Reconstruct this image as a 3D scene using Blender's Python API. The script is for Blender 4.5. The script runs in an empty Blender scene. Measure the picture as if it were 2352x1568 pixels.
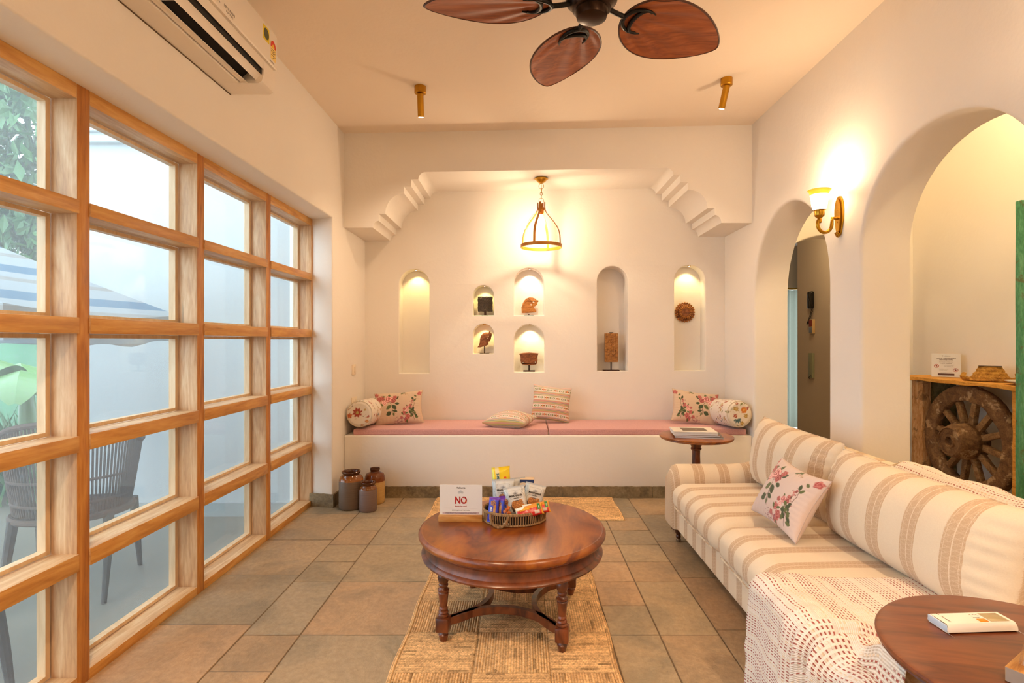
import bpy, bmesh, math, random
import numpy as np
from mathutils import Vector, Matrix, Euler, noise, geometry
PI = math.pi
R = math.radians
rnd = random.Random(7)
SC = bpy.context.scene
COL = SC.collection

# ------------------------------------------------------------------ camera, world, exposure
CAMZ = 1.23
cam_d = bpy.data.cameras.new('camera')
cam_d.sensor_width = 36.0
cam_d.lens = 36.0 * 1245.0 / 2352.0
cam_d.shift_x = -24.0 / 2352.0
cam_d.shift_y = -2.0 / 2352.0
cam_d.clip_start = 0.05
cam = bpy.data.objects.new('camera', cam_d)
cam.location = (0, 0, CAMZ)
cam.rotation_euler = (R(90), 0, 0)
COL.objects.link(cam)
SC.camera = cam
SC.view_settings.view_transform = 'Standard'
SC.view_settings.look = 'None'
SC.view_settings.exposure = 1.22
SC.view_settings.gamma = 1.0
SC.view_settings.use_curve_mapping = False
SC.cycles.max_bounces = 8
SC.cycles.diffuse_bounces = 5
SC.cycles.transparent_max_bounces = 12
SC.cycles.caustics_reflective = False
SC.cycles.caustics_refractive = False
SC.cycles.sample_clamp_indirect = 6.0

world = bpy.data.worlds.new('world')
SC.world = world
world.use_nodes = True
_bg = world.node_tree.nodes['Background']
_bg.inputs[0].default_value = (0.70, 0.86, 1.0, 1)
_bg.inputs[1].default_value = 2.5

WARM = (1.0, 0.69, 0.40)
WARM2 = (1.0, 0.71, 0.45)

def lamp(kind, name, loc, power, color=WARM, size=0.03, target=None, spot=None, blend=0.5, size_y=None, parent=None):
    d = bpy.data.lights.new(name, kind)
    d.energy = power
    d.color = color
    if kind == 'AREA':
        d.size = size
        if size_y:
            d.shape = 'RECTANGLE'; d.size_y = size_y
    else:
        d.shadow_soft_size = size
    if kind == 'SPOT':
        d.spot_size = R(spot); d.spot_blend = blend
    o = bpy.data.objects.new(name, d)
    COL.objects.link(o)
    o.location = loc
    if target is not None:
        o.rotation_euler = (Vector(target) - Vector(loc)).to_track_quat('-Z', 'Y').to_euler()
    if parent is not None:
        o.parent = parent
        o.location = Vector(loc) - parent.location
    return o

# ------------------------------------------------------------------ colour + material helpers
def lin(c):
    return c / 12.92 if c <= 0.04045 else ((c + 0.055) / 1.055) ** 2.4
def C(h, k=1.0):
    return tuple(lin(int(h[i:i+2], 16) / 255.0) * k for i in (0, 2, 4)) + (1.0,)

class MB:
    """small node-graph builder around one Principled material"""
    def __init__(s, name, color=(.8, .8, .8, 1), rough=.6, metal=0.0, spec=None):
        s.m = bpy.data.materials.new(name)
        s.m.use_nodes = True
        s.t = s.m.node_tree
        s.b = s.t.nodes['Principled BSDF']
        s.b.inputs['Base Color'].default_value = color
        s.b.inputs['Roughness'].default_value = rough
        s.b.inputs['Metallic'].default_value = metal
        if spec is not None:
            s.b.inputs['Specular IOR Level'].default_value = spec
    def n(s, ty, **kw):
        nd = s.t.nodes.new('ShaderNode' + ty)
        for k, v in kw.items():
            setattr(nd, k, v)
        return nd
    def put(s, sock, v):
        if hasattr(v, 'is_linked') or hasattr(v, 'links'):
            s.t.links.new(v, sock)
        else:
            sock.default_value = v
    def coord(s, scale=(1, 1, 1), rot=(0, 0, 0), kind='Object', rand=False, loc=(0, 0, 0)):
        tc = s.n('TexCoord')
        out = tc.outputs[kind]
        if rand:
            oi = s.n('ObjectInfo')
            mu = s.n('VectorMath', operation='SCALE')
            cb = s.n('CombineXYZ')
            for i in range(3):
                s.t.links.new(oi.outputs['Random'], cb.inputs[i])
            s.t.links.new(cb.outputs[0], mu.inputs[0]); mu.inputs['Scale'].default_value = 37.0
            ad = s.n('VectorMath', operation='ADD')
            s.t.links.new(out, ad.inputs[0]); s.t.links.new(mu.outputs[0], ad.inputs[1])
            out = ad.outputs[0]
        mp = s.n('Mapping')
        s.t.links.new(out, mp.inputs[0])
        mp.inputs['Scale'].default_value = scale
        mp.inputs['Rotation'].default_value = rot
        mp.inputs['Location'].default_value = loc
        return mp.outputs[0]
    def noise(s, vec, scale=5, detail=4, rough=.5, dist=0.0, out='Fac'):
        nd = s.n('TexNoise')
        s.put(nd.inputs['Vector'], vec)
        nd.inputs['Scale'].default_value = scale
        nd.inputs['Detail'].default_value = detail
        nd.inputs['Roughness'].default_value = rough
        nd.inputs['Distortion'].default_value = dist
        return nd.outputs[out]
    def ramp(s, fac, stops, interp='LINEAR'):
        nd = s.n('ValToRGB')
        s.put(nd.inputs[0], fac)
        cr = nd.color_ramp
        cr.interpolation = interp
        while len(cr.elements) > 1:
            cr.elements.remove(cr.elements[-1])
        cr.elements[0].position, cr.elements[0].color = stops[0][0], stops[0][1]
        for p, c in stops[1:]:
            e = cr.elements.new(p); e.color = c
        return nd.outputs[0]
    def mix(s, fac, a, b, mode='MIX'):
        nd = s.n('Mix', data_type='RGBA', blend_type=mode)
        s.put(nd.inputs[0], fac); s.put(nd.inputs[6], a); s.put(nd.inputs[7], b)
        return nd.outputs[2]
    def math(s, op, a, b=0.0, c=None):
        nd = s.n('Math', operation=op)
        s.put(nd.inputs[0], a); s.put(nd.inputs[1], b)
        if c is not None:
            s.put(nd.inputs[2], c)
        return nd.outputs[0]
    def color(s, v):
        s.put(s.b.inputs['Base Color'], v)
    def rough(s, v):
        s.put(s.b.inputs['Roughness'], v)
    def bump(s, h, strength=.3, dist=.01):
        nd = s.n('Bump')
        nd.inputs['Strength'].default_value = strength
        nd.inputs['Distance'].default_value = dist
        s.put(nd.inputs['Height'], h)
        s.t.links.new(nd.outputs[0], s.b.inputs['Normal'])

def simple(name, color, rough=.5, metal=0.0, bumpy=0.0, bscale=60, vary=0.0):
    m = MB(name, color, rough, metal)
    if bumpy or vary:
        v = m.coord()
        f = m.noise(v, bscale, 5, .6)
        if bumpy:
            m.bump(f, bumpy, .004)
        if vary:
            g = m.noise(v, bscale * .25, 4)
            d = tuple(c * (1 - vary) for c in color[:3]) + (1,)
            m.color(m.ramp(g, [(.35, d), (.65, color)]))
    return m.m

def plaster(name, color, stain=.05):
    m = MB(name, color, .85, 0, .25)
    v = m.coord()
    f = m.noise(v, 3.0, 5, .55)
    f2 = m.noise(v, 45, 4, .6)
    g = m.noise(v, .9, 3, .5)
    d = tuple(c * (1 - stain) for c in color[:3]) + (1,)
    m.color(m.ramp(g, [(.3, d), (.7, color)]))
    m.bump(m.math('ADD', m.math('MULTIPLY', f, 1.0), m.math('MULTIPLY', f2, .12)), .22, .03)
    return m.m

def wood(name, dark, mid, light, axis='Z', rough=.45, scale=1.0, rand=True, crack=0.0, bump=.15, coat=0.0, ring=.3):
    """straight grain stretched along an object axis"""
    m = MB(name, mid, rough)
    long_, wide = 1.0 * scale, 9.0 * scale
    sc = {'X': (long_, wide, wide), 'Y': (wide, long_, wide), 'Z': (wide, wide, long_)}[axis]
    v = m.coord(sc, rand=rand)
    base = m.noise(v, 1.0, 3, .5, 1.2)
    fine = m.noise(v, 9.0, 4, .6, .3)
    rings = m.math('FRACT', m.math('MULTIPLY', base, 7.0))
    rings = m.math('PINGPONG', m.math('MULTIPLY', base, 7.0), 1.0)
    k = m.math('ADD', m.math('MULTIPLY', rings, ring), m.math('MULTIPLY', fine, 1 - ring))
    col = m.ramp(k, [(.18, dark), (.48, mid), (.80, light)])
    if crack:
        cr = m.noise(v, 2.3, 2, .5, .4)
        mask = m.ramp(cr, [(.0, (1, 1, 1, 1)), (.22, (1, 1, 1, 1)), (.26, (0, 0, 0, 1))])
        col = m.mix(m.math('MULTIPLY', mask, crack), col, tuple(c * .35 for c in dark[:3]) + (1,))
    m.color(col)
    m.bump(k, bump, .004)
    if coat:
        m.b.inputs['Coat Weight'].default_value = coat
        m.b.inputs['Coat Roughness'].default_value = .18
    return m.m

# ------------------------------------------------------------------ mesh helpers
def new():
    return bmesh.new()

def place(bm, verts, M):
    if M is not None:
        bmesh.ops.transform(bm, matrix=M, verts=verts)

def box(bm, x0, x1, y0, y1, z0, z1, bev=0.0, M=None, mi=0):
    vs = [bm.verts.new(p) for p in ((x0, y0, z0), (x1, y0, z0), (x1, y1, z0), (x0, y1, z0),
                                    (x0, y0, z1), (x1, y0, z1), (x1, y1, z1), (x0, y1, z1))]
    fs = [bm.faces.new([vs[i] for i in q]) for q in
          ((0, 3, 2, 1), (4, 5, 6, 7), (0, 1, 5, 4), (1, 2, 6, 5), (2, 3, 7, 6), (3, 0, 4, 7))]
    for f in fs:
        f.material_index = mi
    if bev:
        r = bmesh.ops.bevel(bm, geom=list({e for f in fs for e in f.edges}), offset=bev, segments=2,
                            affect='EDGES', profile=.5)
        vs = list({v for f in r['faces'] for v in f.verts} | {v for v in vs if v.is_valid})
        if M is not None:
            allv = set(vs)
            stack = list(vs)
            while stack:
                v = stack.pop()
                for e in v.link_edges:
                    w = e.other_vert(v)
                    if w not in allv:
                        allv.add(w); stack.append(w)
            vs = list(allv)
    place(bm, vs, M)
    return vs

def lathe(bm, prof, seg=40, M=None, cap0=True, cap1=True, mi=0):
    rows, vs = [], []
    for r, z in prof:
        if r < 1e-5:
            v = bm.verts.new((0, 0, z)); rows.append([v] * seg); vs.append(v)
        else:
            row = [bm.verts.new((r * math.cos(2 * PI * i / seg), r * math.sin(2 * PI * i / seg), z)) for i in range(seg)]
            rows.append(row); vs += row
    for a, b in zip(rows, rows[1:]):
        for i in range(seg):
            q = []
            for v in (a[i], a[(i + 1) % seg], b[(i + 1) % seg], b[i]):
                if v not in q:
                    q.append(v)
            if len(q) > 2:
                bm.faces.new(q).material_index = mi
    if cap0 and prof[0][0] > 1e-5:
        bm.faces.new(list(reversed(rows[0]))).material_index = mi
    if cap1 and prof[-1][0] > 1e-5:
        bm.faces.new(rows[-1]).material_index = mi
    place(bm, vs, M)
    return vs

def tube(bm, pts, r, seg=8, closed=False, flat=None, mi=0, up=None):
    """tube along points; r number or list; flat=(a,b) gives an elliptic/flat section"""
    pts = [Vector(p) for p in pts]
    n = len(pts)
    rows = []
    nrm = None
    for i, p in enumerate(pts):
        a = pts[(i - 1) % n] if (closed or i > 0) else p
        b = pts[(i + 1) % n] if (closed or i < n - 1) else p
        t = (b - a).normalized()
        if up is not None:
            nrm = Vector(up) - t * Vector(up).dot(t)
        elif nrm is None:
            nrm = t.orthogonal()
        nrm = (nrm - t * nrm.dot(t))
        if nrm.length < 1e-6:
            nrm = t.orthogonal()
        nrm.normalize()
        bi = t.cross(nrm)
        rr = r[i] if isinstance(r, (list, tuple)) else r
        fa, fb = flat if flat else (1, 1)
        rows.append([bm.verts.new(p + nrm * math.cos(2 * PI * k / seg + PI / seg) * rr * fa +
                                  bi * math.sin(2 * PI * k / seg + PI / seg) * rr * fb) for k in range(seg)])
    m = n if closed else n - 1
    for i in range(m):
        a, b = rows[i], rows[(i + 1) % n]
        for k in range(seg):
            bm.faces.new((a[k], a[(k + 1) % seg], b[(k + 1) % seg], b[k])).material_index = mi
    if not closed:
        bm.faces.new(list(reversed(rows[0]))).material_index = mi
        bm.faces.new(rows[-1]).material_index = mi
    return rows

def prism(bm, poly, d0, d1, f, holes=(), mi=0):
    """polygon (u,v) [+holes] extruded between d0 and d1; f(u,v,d)->xyz"""
    loops = [list(poly)] + [list(h) for h in holes]
    flat = [p for l in loops for p in l]
    tri = geometry.tessellate_polygon([[Vector((p[0], p[1], 0)) for p in l] for l in loops])
    A = [bm.verts.new(f(p[0], p[1], d0)) for p in flat]
    Bv = [bm.verts.new(f(p[0], p[1], d1)) for p in flat]
    for t in tri:
        for W, o in ((A, t), (Bv, tuple(reversed(t)))):
            try:
                bm.faces.new([W[i] for i in o]).material_index = mi
            except ValueError:
                pass
    k = 0
    for l in loops:
        n = len(l)
        for i in range(n):
            a, b = k + i, k + (i + 1) % n
            try:
                bm.faces.new((A[a], A[b], Bv[b], Bv[a])).material_index = mi
            except ValueError:
                pass
        k += n
    return A + Bv

def softbox(bm, hx, hy, hz, r, n=14, M=None, crown=0.0, fn=None, mi=0):
    """rounded upholstered box, half sizes hx hy hz; crown bulges top"""
    r = min(r, hx, hy, hz)
    tmp = {}
    def V(a, b, c):
        key = (round(a, 5), round(b, 5), round(c, 5))
        if key in tmp:
            return tmp[key]
        p = Vector((a * hx, b * hy, c * hz))
        q = Vector((max(-hx + r, min(hx - r, p.x)), max(-hy + r, min(hy - r, p.y)), max(-hz + r, min(hz - r, p.z))))
        d = p - q
        if d.length > 1e-9:
            p = q + d.normalized() * r
        if crown:
            w = max(0, 1 - (p.x / hx) ** 2) * max(0, 1 - (p.y / hy) ** 2)
            p.z += crown * (w ** .5) * (1 if p.z > 0 else 0) 
        if fn:
            p = Vector(fn(p))
        if M is not None:
            p = M @ p
        tmp[key] = bm.verts.new(p)
        return tmp[key]
    def dist(h):
        k = max(2, int(n * .35))
        e = r / h
        edge = [1 - e * (1 - math.sin(PI / 2 * i / k)) if False else (1 - e) + e * math.tan(PI / 4 * i / k) for i in range(k + 1)]
        mid = max(2, n - k)
        inner = [-(1 - e) + 2 * (1 - e) * i / mid for i in range(mid + 1)] if e < .999 else [0.0]
        s = [-x for x in reversed(edge)] + inner[1:-1] + edge
        return s
    gx, gy, gz = dist(hx), dist(hy), dist(hz)
    def face(ga, gb, fn2, flip):
        for i in range(len(ga) - 1):
            for j in range(len(gb) - 1):
                q = [fn2(ga[i], gb[j]), fn2(ga[i + 1], gb[j]), fn2(ga[i + 1], gb[j + 1]), fn2(ga[i], gb[j + 1])]
                if flip:
                    q.reverse()
                if len(set(q)) == 4:
                    try:
                        bm.faces.new(q).material_index = mi
                    except ValueError:
                        pass
    for s, fl in ((1, False), (-1, True)):
        face(gx, gy, lambda a, b: V(a, b, s), fl)
        face(gy, gz, lambda a, b: V(s, a, b), fl)
        face(gz, gx, lambda a, b: V(b, s, a), fl)

def obj(name, bm, mats, parent=None, ang=35, smooth=True, recalc=True):
    if recalc:
        bmesh.ops.recalc_face_normals(bm, faces=bm.faces)
    if smooth:
        ca = math.cos(R(ang))
        for e in bm.edges:
            if len(e.link_faces) == 2:
                e.smooth = e.link_faces[0].normal.dot(e.link_faces[1].normal) > ca
        for f in bm.faces:
            f.smooth = True
    me = bpy.data.meshes.new(name)
    bm.to_mesh(me); bm.free()
    if not isinstance(mats, (list, tuple)):
        mats = [mats]
    for m in mats:
        me.materials.append(m)
    o = bpy.data.objects.new(name, me)
    COL.objects.link(o)
    if parent is not None:
        o.parent = parent
    return o

def tag(o, label=None, cat=None, group=None, kind=None):
    if label: o['label'] = label
    if cat: o['category'] = cat
    if group: o['group'] = group
    if kind: o['kind'] = kind
    return o

def thing(name, label, cat, loc=(0, 0, 0), rot=(0, 0, 0), group=None):
    o = bpy.data.objects.new(name, None)
    o.empty_display_size = .1
    COL.objects.link(o)
    o.location = loc
    o.rotation_euler = (0, 0, rot) if isinstance(rot, (int, float)) else rot
    return tag(o, label, cat, group)

def struct(name, bm, m, parent=None, **k):
    o = obj(name, bm, m, parent, **k)
    if parent is None:
        o['kind'] = 'structure'
    return o

def kids(o):
    return [c for c in bpy.data.objects if c.parent == o]

def dup(root, loc, rot=None, label=None, group=None):
    def cp(o, par):
        c = o.copy(); COL.objects.link(c)
        c.parent = par
        for ch in kids(o):
            cp(ch, c)
        return c
    srcs = root
    r = cp(srcs, None)
    r.location = loc
    if rot is not None:
        r.rotation_euler = rot
    if label: r['label'] = label
    if group: r['group'] = group
    return r

def text(name, s, size, loc, rot, m, parent, align='CENTER', ext=.0002, sx=1.0, bold=0.0, label=None):
    d = bpy.data.curves.new(name, 'FONT')
    d.body = s; d.size = size; d.align_x = align; d.align_y = 'CENTER'
    d.extrude = ext; d.offset = bold
    d.resolution_u = 3
    d.materials.append(m)
    tmp = bpy.data.objects.new(name, d)
    me = bpy.data.meshes.new_from_object(tmp)
    me.name = name
    if not me.materials:
        me.materials.append(m)
    bpy.data.objects.remove(tmp)
    o = bpy.data.objects.new(name, me)
    COL.objects.link(o)
    o.parent = parent; o.location = loc; o.rotation_euler = rot; o.scale = (sx, 1, 1)
    if label: o['label'] = label
    return o

def quarter(cx, cy, x0, y0, x1, y1, n=7):
    """quarter ellipse about (cx,cy) from (x0,y0) to (x1,y1)"""
    out = []
    for i in range(n + 1):
        t = PI / 2 * i / n
        out.append((cx + (x0 - cx) * math.cos(t) + (x1 - cx) * math.sin(t),
                    cy + (y0 - cy) * math.cos(t) + (y1 - cy) * math.sin(t)))
    return out

def arch(c, hw, z0, spring, rise, n=28):
    pts = [(c - hw, z0), (c - hw, spring)]
    for i in range(1, n):
        t = PI * (1 - i / n)
        pts.append((c + hw * math.cos(t), spring + rise * math.sin(t)))
    pts += [(c + hw, spring), (c + hw, z0)]
    return pts

# ------------------------------------------------------------------ painted cloth (pattern in a colour attribute)
def paint_attr(me, cols):
    a = me.color_attributes.new('Col', 'FLOAT_COLOR', 'POINT')
    a.data.foreach_set('color', np.concatenate([cols, np.ones((len(cols), 1))], 1).astype(np.float32).ravel())

def attr_cloth(name, rough=.9, weave=900, bump=.25, sheen=.2):
    m = MB(name, (.8, .8, .8, 1), rough, 0, .2)
    a = m.n('VertexColor', layer_name='Col')
    m.color(a.outputs[0])
    v = m.coord()
    f = m.noise(v, weave * .3, 2, .5)
    m.bump(f, bump, .002)
    m.b.inputs['Sheen Weight'].default_value = sheen
    return m.m

class Painter:
    def __init__(s, P, base):
        s.P = np.asarray(P, float); s.c = np.tile(np.array(base[:3], float), (len(s.P), 1))
    def put(s, mask, col):
        mask = np.clip(mask, 0, 1)[:, None]
        s.c = s.c * (1 - mask) + np.array(col[:3]) * mask
    def soft(s, d, w):
        return np.clip(.5 - d / w, 0, 1)
    def dot(s, x, y, r, col, w=.15):
        d = np.hypot(s.P[:, 0] - x, s.P[:, 1] - y) - r
        s.put(s.soft(d, w), col)
    def leaf(s, x, y, ang, L, W, col, w=.15):
        ca, sa = math.cos(ang), math.sin(ang)
        dx, dy = s.P[:, 0] - x, s.P[:, 1] - y
        u = (dx * ca + dy * sa) / L
        v = -dx * sa + dy * ca
        hw = W * np.sin(np.clip(u, 0, 1) * PI) ** .8
        d = np.abs(v) - hw
        d = np.where((u < 0) | (u > 1), 9, d)
        s.put(s.soft(d, w), col)
        vein = np.where((u > .1) & (u < .95), np.abs(v) - .03, 9)
        s.put(s.soft(vein, w) * .5, [c * .5 for c in col[:3]])
    def line(s, pts, wd, col, w=.12):
        for (x0, y0), (x1, y1) in zip(pts, pts[1:]):
            dx, dy = x1 - x0, y1 - y0
            L2 = dx * dx + dy * dy + 1e-9
            t = np.clip(((s.P[:, 0] - x0) * dx + (s.P[:, 1] - y0) * dy) / L2, 0, 1)
            d = np.hypot(s.P[:, 0] - x0 - t * dx, s.P[:, 1] - y0 - t * dy) - wd
            s.put(s.soft(d, w), col)
    def rose(s, x, y, r, lo, hi, ph=0.0):
        dx, dy = s.P[:, 0] - x, s.P[:, 1] - y
        rr, th = np.hypot(dx, dy) / r, np.arctan2(dy, dx)
        edge = 1 + .12 * np.sin(5 * th + ph)
        m = np.clip((edge - rr) * r / .18 + .5, 0, 1)
        k = .5 + .5 * np.sin(rr * 9 + th * 2 + ph + 1.2 * np.sin(3 * th))
        k = np.clip(k * 1.1 + .25 * (rr - .4), 0, 1)[:, None]
        col = np.array(lo[:3]) * (1 - k) + np.array(hi[:3]) * k
        s.c = s.c * (1 - m[:, None]) + col * m[:, None]

def pillow(bm, w, h, t, nu=60, nv=40, pinch=.07, puff=.42, M=None, wr=.004, seed=0, bend=0.0):
    """knife-edge cushion in local XY, thickness on Z. returns uv list (cm) parallel to verts; all faces"""
    uv = []
    grids = []
    def P(u, v, sgn):
        x = u * w / 2 * (1 - pinch * (1 - v * v))
        y = v * h / 2 * (1 - pinch * (1 - u * u))
        f = max(0.0, (1 - u * u)) * max(0.0, (1 - v * v))
        z = sgn * t / 2 * f ** puff
        if abs(u) < .999 and abs(v) < .999:
            z += wr * noise.noise(Vector((x * 14, y * 14, seed * 3.1 + sgn)))
            ed = max(abs(u), abs(v))
            z += sgn * wr * 1.2 * max(0, ed - .6) * math.sin(40 * (u if abs(v) > abs(u) else v) + seed) * (1 - ed) * 4
        z += bend * (x * x) * 4
        return Vector((x, y, z))
    def warp(i, n):
        a = -1 + 2 * i / n
        return math.copysign(1 - (1 - abs(a)) ** 1.25, a) if False else a
    for sgn in (1, -1):
        g = []
        for j in range(nv + 1):
            row = []
            for i in range(nu + 1):
                u, v = warp(i, nu), warp(j, nv)
                if sgn == -1 and (i in (0, nu) or j in (0, nv)):
                    row.append(grids[0][j][i]); continue
                p = P(u, v, sgn)
                if M is not None:
                    p = M @ p
                row.append(bm.verts.new(p)); uv.append((u * w * 50, v * h * 50))
            g.append(row)
        grids.append(g)
        for j in range(nv):
            for i in range(nu):
                q = (g[j][i], g[j][i + 1], g[j + 1][i + 1], g[j + 1][i])
                bm.faces.new(q if sgn == 1 else tuple(reversed(q)))
    return uv
# ------------------------------------------------------------------ shared materials
M_WALL = plaster('warm_white_plaster', (.84, .785, .715, 1))
M_CEIL = plaster('ceiling_plaster', (.87, .75, .62, 1), .03)
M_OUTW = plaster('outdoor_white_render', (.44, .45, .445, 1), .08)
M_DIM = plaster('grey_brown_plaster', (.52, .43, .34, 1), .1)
M_BRASS = simple('aged_brass', C('b98a2c'), .28, 1.0, .05, 80, .15)
M_BRASSO = simple('matt_gold_paint', C('c08a1e'), .38, .75, 0, 50, .15)
M_BLACK = simple('black_metal', C('1c1917'), .4, .6)
M_BRONZE = simple('dark_bronze', C('3a2a20'), .3, .85)
M_DKIRON = simple('dark_iron', C('3c2c22'), .55, .5)
M_WHITEP = simple('white_plastic', C('e6ddd0'), .35)
M_PAPER = simple('white_paper', C('dcdad8'), .7)
M_INK = simple('black_ink', C('2a2523'), .6)
M_RED = simple('red_ink', C('a01616'), .6)

def schlick(m, f0):
    lw = m.n('LayerWeight')
    lw.inputs[0].default_value = .5
    p5 = m.math('POWER', lw.outputs['Facing'], 5.0)
    return m.math('ADD', m.math('MULTIPLY', p5, 1 - f0), f0)

def sheer():
    m = MB('dusty_window_glass')
    nt = m.t
    out = [n for n in nt.nodes if n.type == 'OUTPUT_MATERIAL'][0]
    nt.nodes.remove(m.b)
    tr = m.n('BsdfTransparent'); tr.inputs[0].default_value = (.96, .99, .985, 1)
    gl = m.n('BsdfGlossy'); gl.inputs['Roughness'].default_value = .02
    df = m.n('BsdfDiffuse'); df.inputs[0].default_value = (.85, .9, .93, 1)
    tl = m.n('BsdfTranslucent'); tl.inputs[0].default_value = (.85, .9, .93, 1)
    mt = m.n('MixShader'); mt.inputs[0].default_value = .6
    nt.links.new(df.outputs[0], mt.inputs[1]); nt.links.new(tl.outputs[0], mt.inputs[2])
    v = m.coord()
    sep = m.n('SeparateXYZ'); nt.links.new(v, sep.inputs[0])
    low = m.ramp(m.math('DIVIDE', sep.outputs[2], 2.2), [(0, (.055, .055, .055, 1)), (.35, (.06, .06, .06, 1)), (.6, (.07, .07, .07, 1)), (1, (.09, .09, .09, 1))])
    spot = m.ramp(m.noise(v, 70, 3, .7), [(.58, (0, 0, 0, 1)), (.68, (1, 1, 1, 1))])
    sm = m.noise(v, 3, 4, .6)
    haze = m.math('MULTIPLY', m.math('ADD', low, m.math('MULTIPLY', spot, .06)), m.math('ADD', .6, sm))
    m1 = m.n('MixShader'); m.put(m1.inputs[0], haze)
    nt.links.new(tr.outputs[0], m1.inputs[1]); nt.links.new(mt.outputs[0], m1.inputs[2])
    fr = schlick(m, .028)
    m2 = m.n('MixShader'); nt.links.new(fr, m2.inputs[0])
    nt.links.new(m1.outputs[0], m2.inputs[1]); nt.links.new(gl.outputs[0], m2.inputs[2])
    nt.links.new(m2.outputs[0], out.inputs[0])
    return m.m
M_GLASS = sheer()

def clear(name, tint=(.95, .95, .93, 1), ior=1.45, rough=.03):
    m = MB(name)
    nt = m.t
    out = [n for n in nt.nodes if n.type == 'OUTPUT_MATERIAL'][0]
    nt.nodes.remove(m.b)
    tr = m.n('BsdfTransparent'); tr.inputs[0].default_value = tint
    gl = m.n('BsdfGlossy'); gl.inputs['Roughness'].default_value = rough
    fr = schlick(m, ((ior - 1) / (ior + 1)) ** 2)
    m2 = m.n('MixShader'); nt.links.new(fr, m2.inputs[0])
    nt.links.new(tr.outputs[0], m2.inputs[1]); nt.links.new(gl.outputs[0], m2.inputs[2])
    nt.links.new(m2.outputs[0], out.inputs[0])
    return m.m
M_CLEAR = clear('clear_glass')

def emit(name, color, strength):
    m = MB(name, (0, 0, 0, 1), .5)
    m.b.inputs['Emission Color'].default_value = color
    m.b.inputs['Emission Strength'].default_value = strength
    return m.m
M_GLOWW = emit('lit_lamp_lens', (1, .92, .75, 1), 14)
M_GLOWB = emit('lit_bulb', (1, .86, .6, 1), 30)

# ------------------------------------------------------------------ walls (x left -1.40, right 1.80, alcove front y 4.25, alcove back y 4.82)
XL, XR, YF, YB = -1.40, 1.80, 4.25, 4.82
WT = .26
YS = -2.6        # wall behind the camera

def wall_plane(bm, outer, holes, depth, f, back=True, r=.018, closed_backs=()):
    """plaster wall with rounded-edge openings. holes: (front_pts, back_pts, own_depth or None)"""
    fr_loops = [outer]
    def off(pts, e):
        n = len(pts); res = []
        for i, p in enumerate(pts):
            a, b = pts[(i - 1) % n], pts[(i + 1) % n]
            d1 = Vector((p[0] - a[0], p[1] - a[1])); d2 = Vector((b[0] - p[0], b[1] - p[1]))
            if d1.length > 1e-9: d1.normalize()
            if d2.length > 1e-9: d2.normalize()
            n1 = Vector((-d1.y, d1.x)); n2 = Vector((-d2.y, d2.x))
            nn = n1 + n2
            if nn.length > 1e-6: nn.normalize()
            k = 1 / max(.5, nn.dot(n1))
            res.append((p[0] + nn.x * e * k, p[1] + nn.y * e * k))
        return res
    def area(p):
        return sum(p[i][0] * p[(i + 1) % len(p)][1] - p[(i + 1) % len(p)][0] * p[i][1] for i in range(len(p)))
    prepared = []
    for h in holes:
        fp, bp, dp, rr = h
        sg = 1 if area(fp) < 0 else -1
        fo = off(fp, sg * rr) if rr else fp
        fo = [(a, max(b, outer_min)) for a, b in fo] if (outer_min := min(p[1] for p in outer)) is not None else fo
        prepared.append((fo, fp, bp, dp, rr, sg))
        fr_loops.append(fo)
    flat = [p for l in fr_loops for p in l]
    tri = geometry.tessellate_polygon([[Vector((p[0], p[1], 0)) for p in l] for l in fr_loops])
    V = [bm.verts.new(f(p[0], p[1], 0)) for p in flat]
    for t in tri:
        try: bm.faces.new([V[i] for i in t])
        except ValueError: pass
    k = len(outer)
    for fo, fp, bp, dp, rr, sg in prepared:
        n = len(fo)
        prev = V[k:k + n]; k += n
        steps = []
        if rr:
            for q in (30, 60, 90):
                s, c = math.sin(R(q)), math.cos(R(q))
                o2 = off(fp, sg * rr * (1 - s))
                o2 = [(a, max(b, outer_min)) for a, b in o2]
                steps.append((o2, rr * (1 - c)))
        d = dp if dp else depth
        steps.append((bp, d))
        for pts, dd in steps:
            row = [bm.verts.new(f(p[0], p[1], dd)) for p in pts]
            for i in range(n):
                j = (i + 1) % n
                if abs(fo[i][1] - outer_min) < 1e-6 and abs(fo[j][1] - outer_min) < 1e-6:
                    continue
                bm.faces.new((prev[i], prev[j], row[j], row[i]))
            prev = row
        if dp and dp != depth:
            t2 = geometry.tessellate_polygon([[Vector((p[0], p[1], 0)) for p in bp]])
            for t in t2:
                bm.faces.new([prev[i] for i in t])
        else:
            pass
    if back:
        loops = [outer] + [bp for _, _, bp, dp, _, _ in prepared if not (dp and dp != depth)]
        flat = [p for l in loops for p in l]
        tri = geometry.tessellate_polygon([[Vector((p[0], p[1], 0)) for p in l] for l in loops])
        W = [bm.verts.new(f(p[0], p[1], depth)) for p in flat]
        for t in tri:
            try: bm.faces.new([W[i] for i in reversed(t)])
            except ValueError: pass

# left wall with the window opening (u = y, v = z, depth goes to -x)
bm = new()
fp = [(-.95, 0), (-.95, 2.137), (4.0, 2.137), (4.0, 0)]
bp = [(-1.0, 0), (-1.0, 2.137), (4.10, 2.137), (4.10, 0)]
wall_plane(bm, [(YS, 0), (YS, 3.05), (YB + .1, 3.05), (YB + .1, 0)], [(fp, bp, None, .012)], .30,
           lambda u, v, d: (XL - d, u, v))
struct('wall_left', bm, M_WALL, ang=50)

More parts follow.
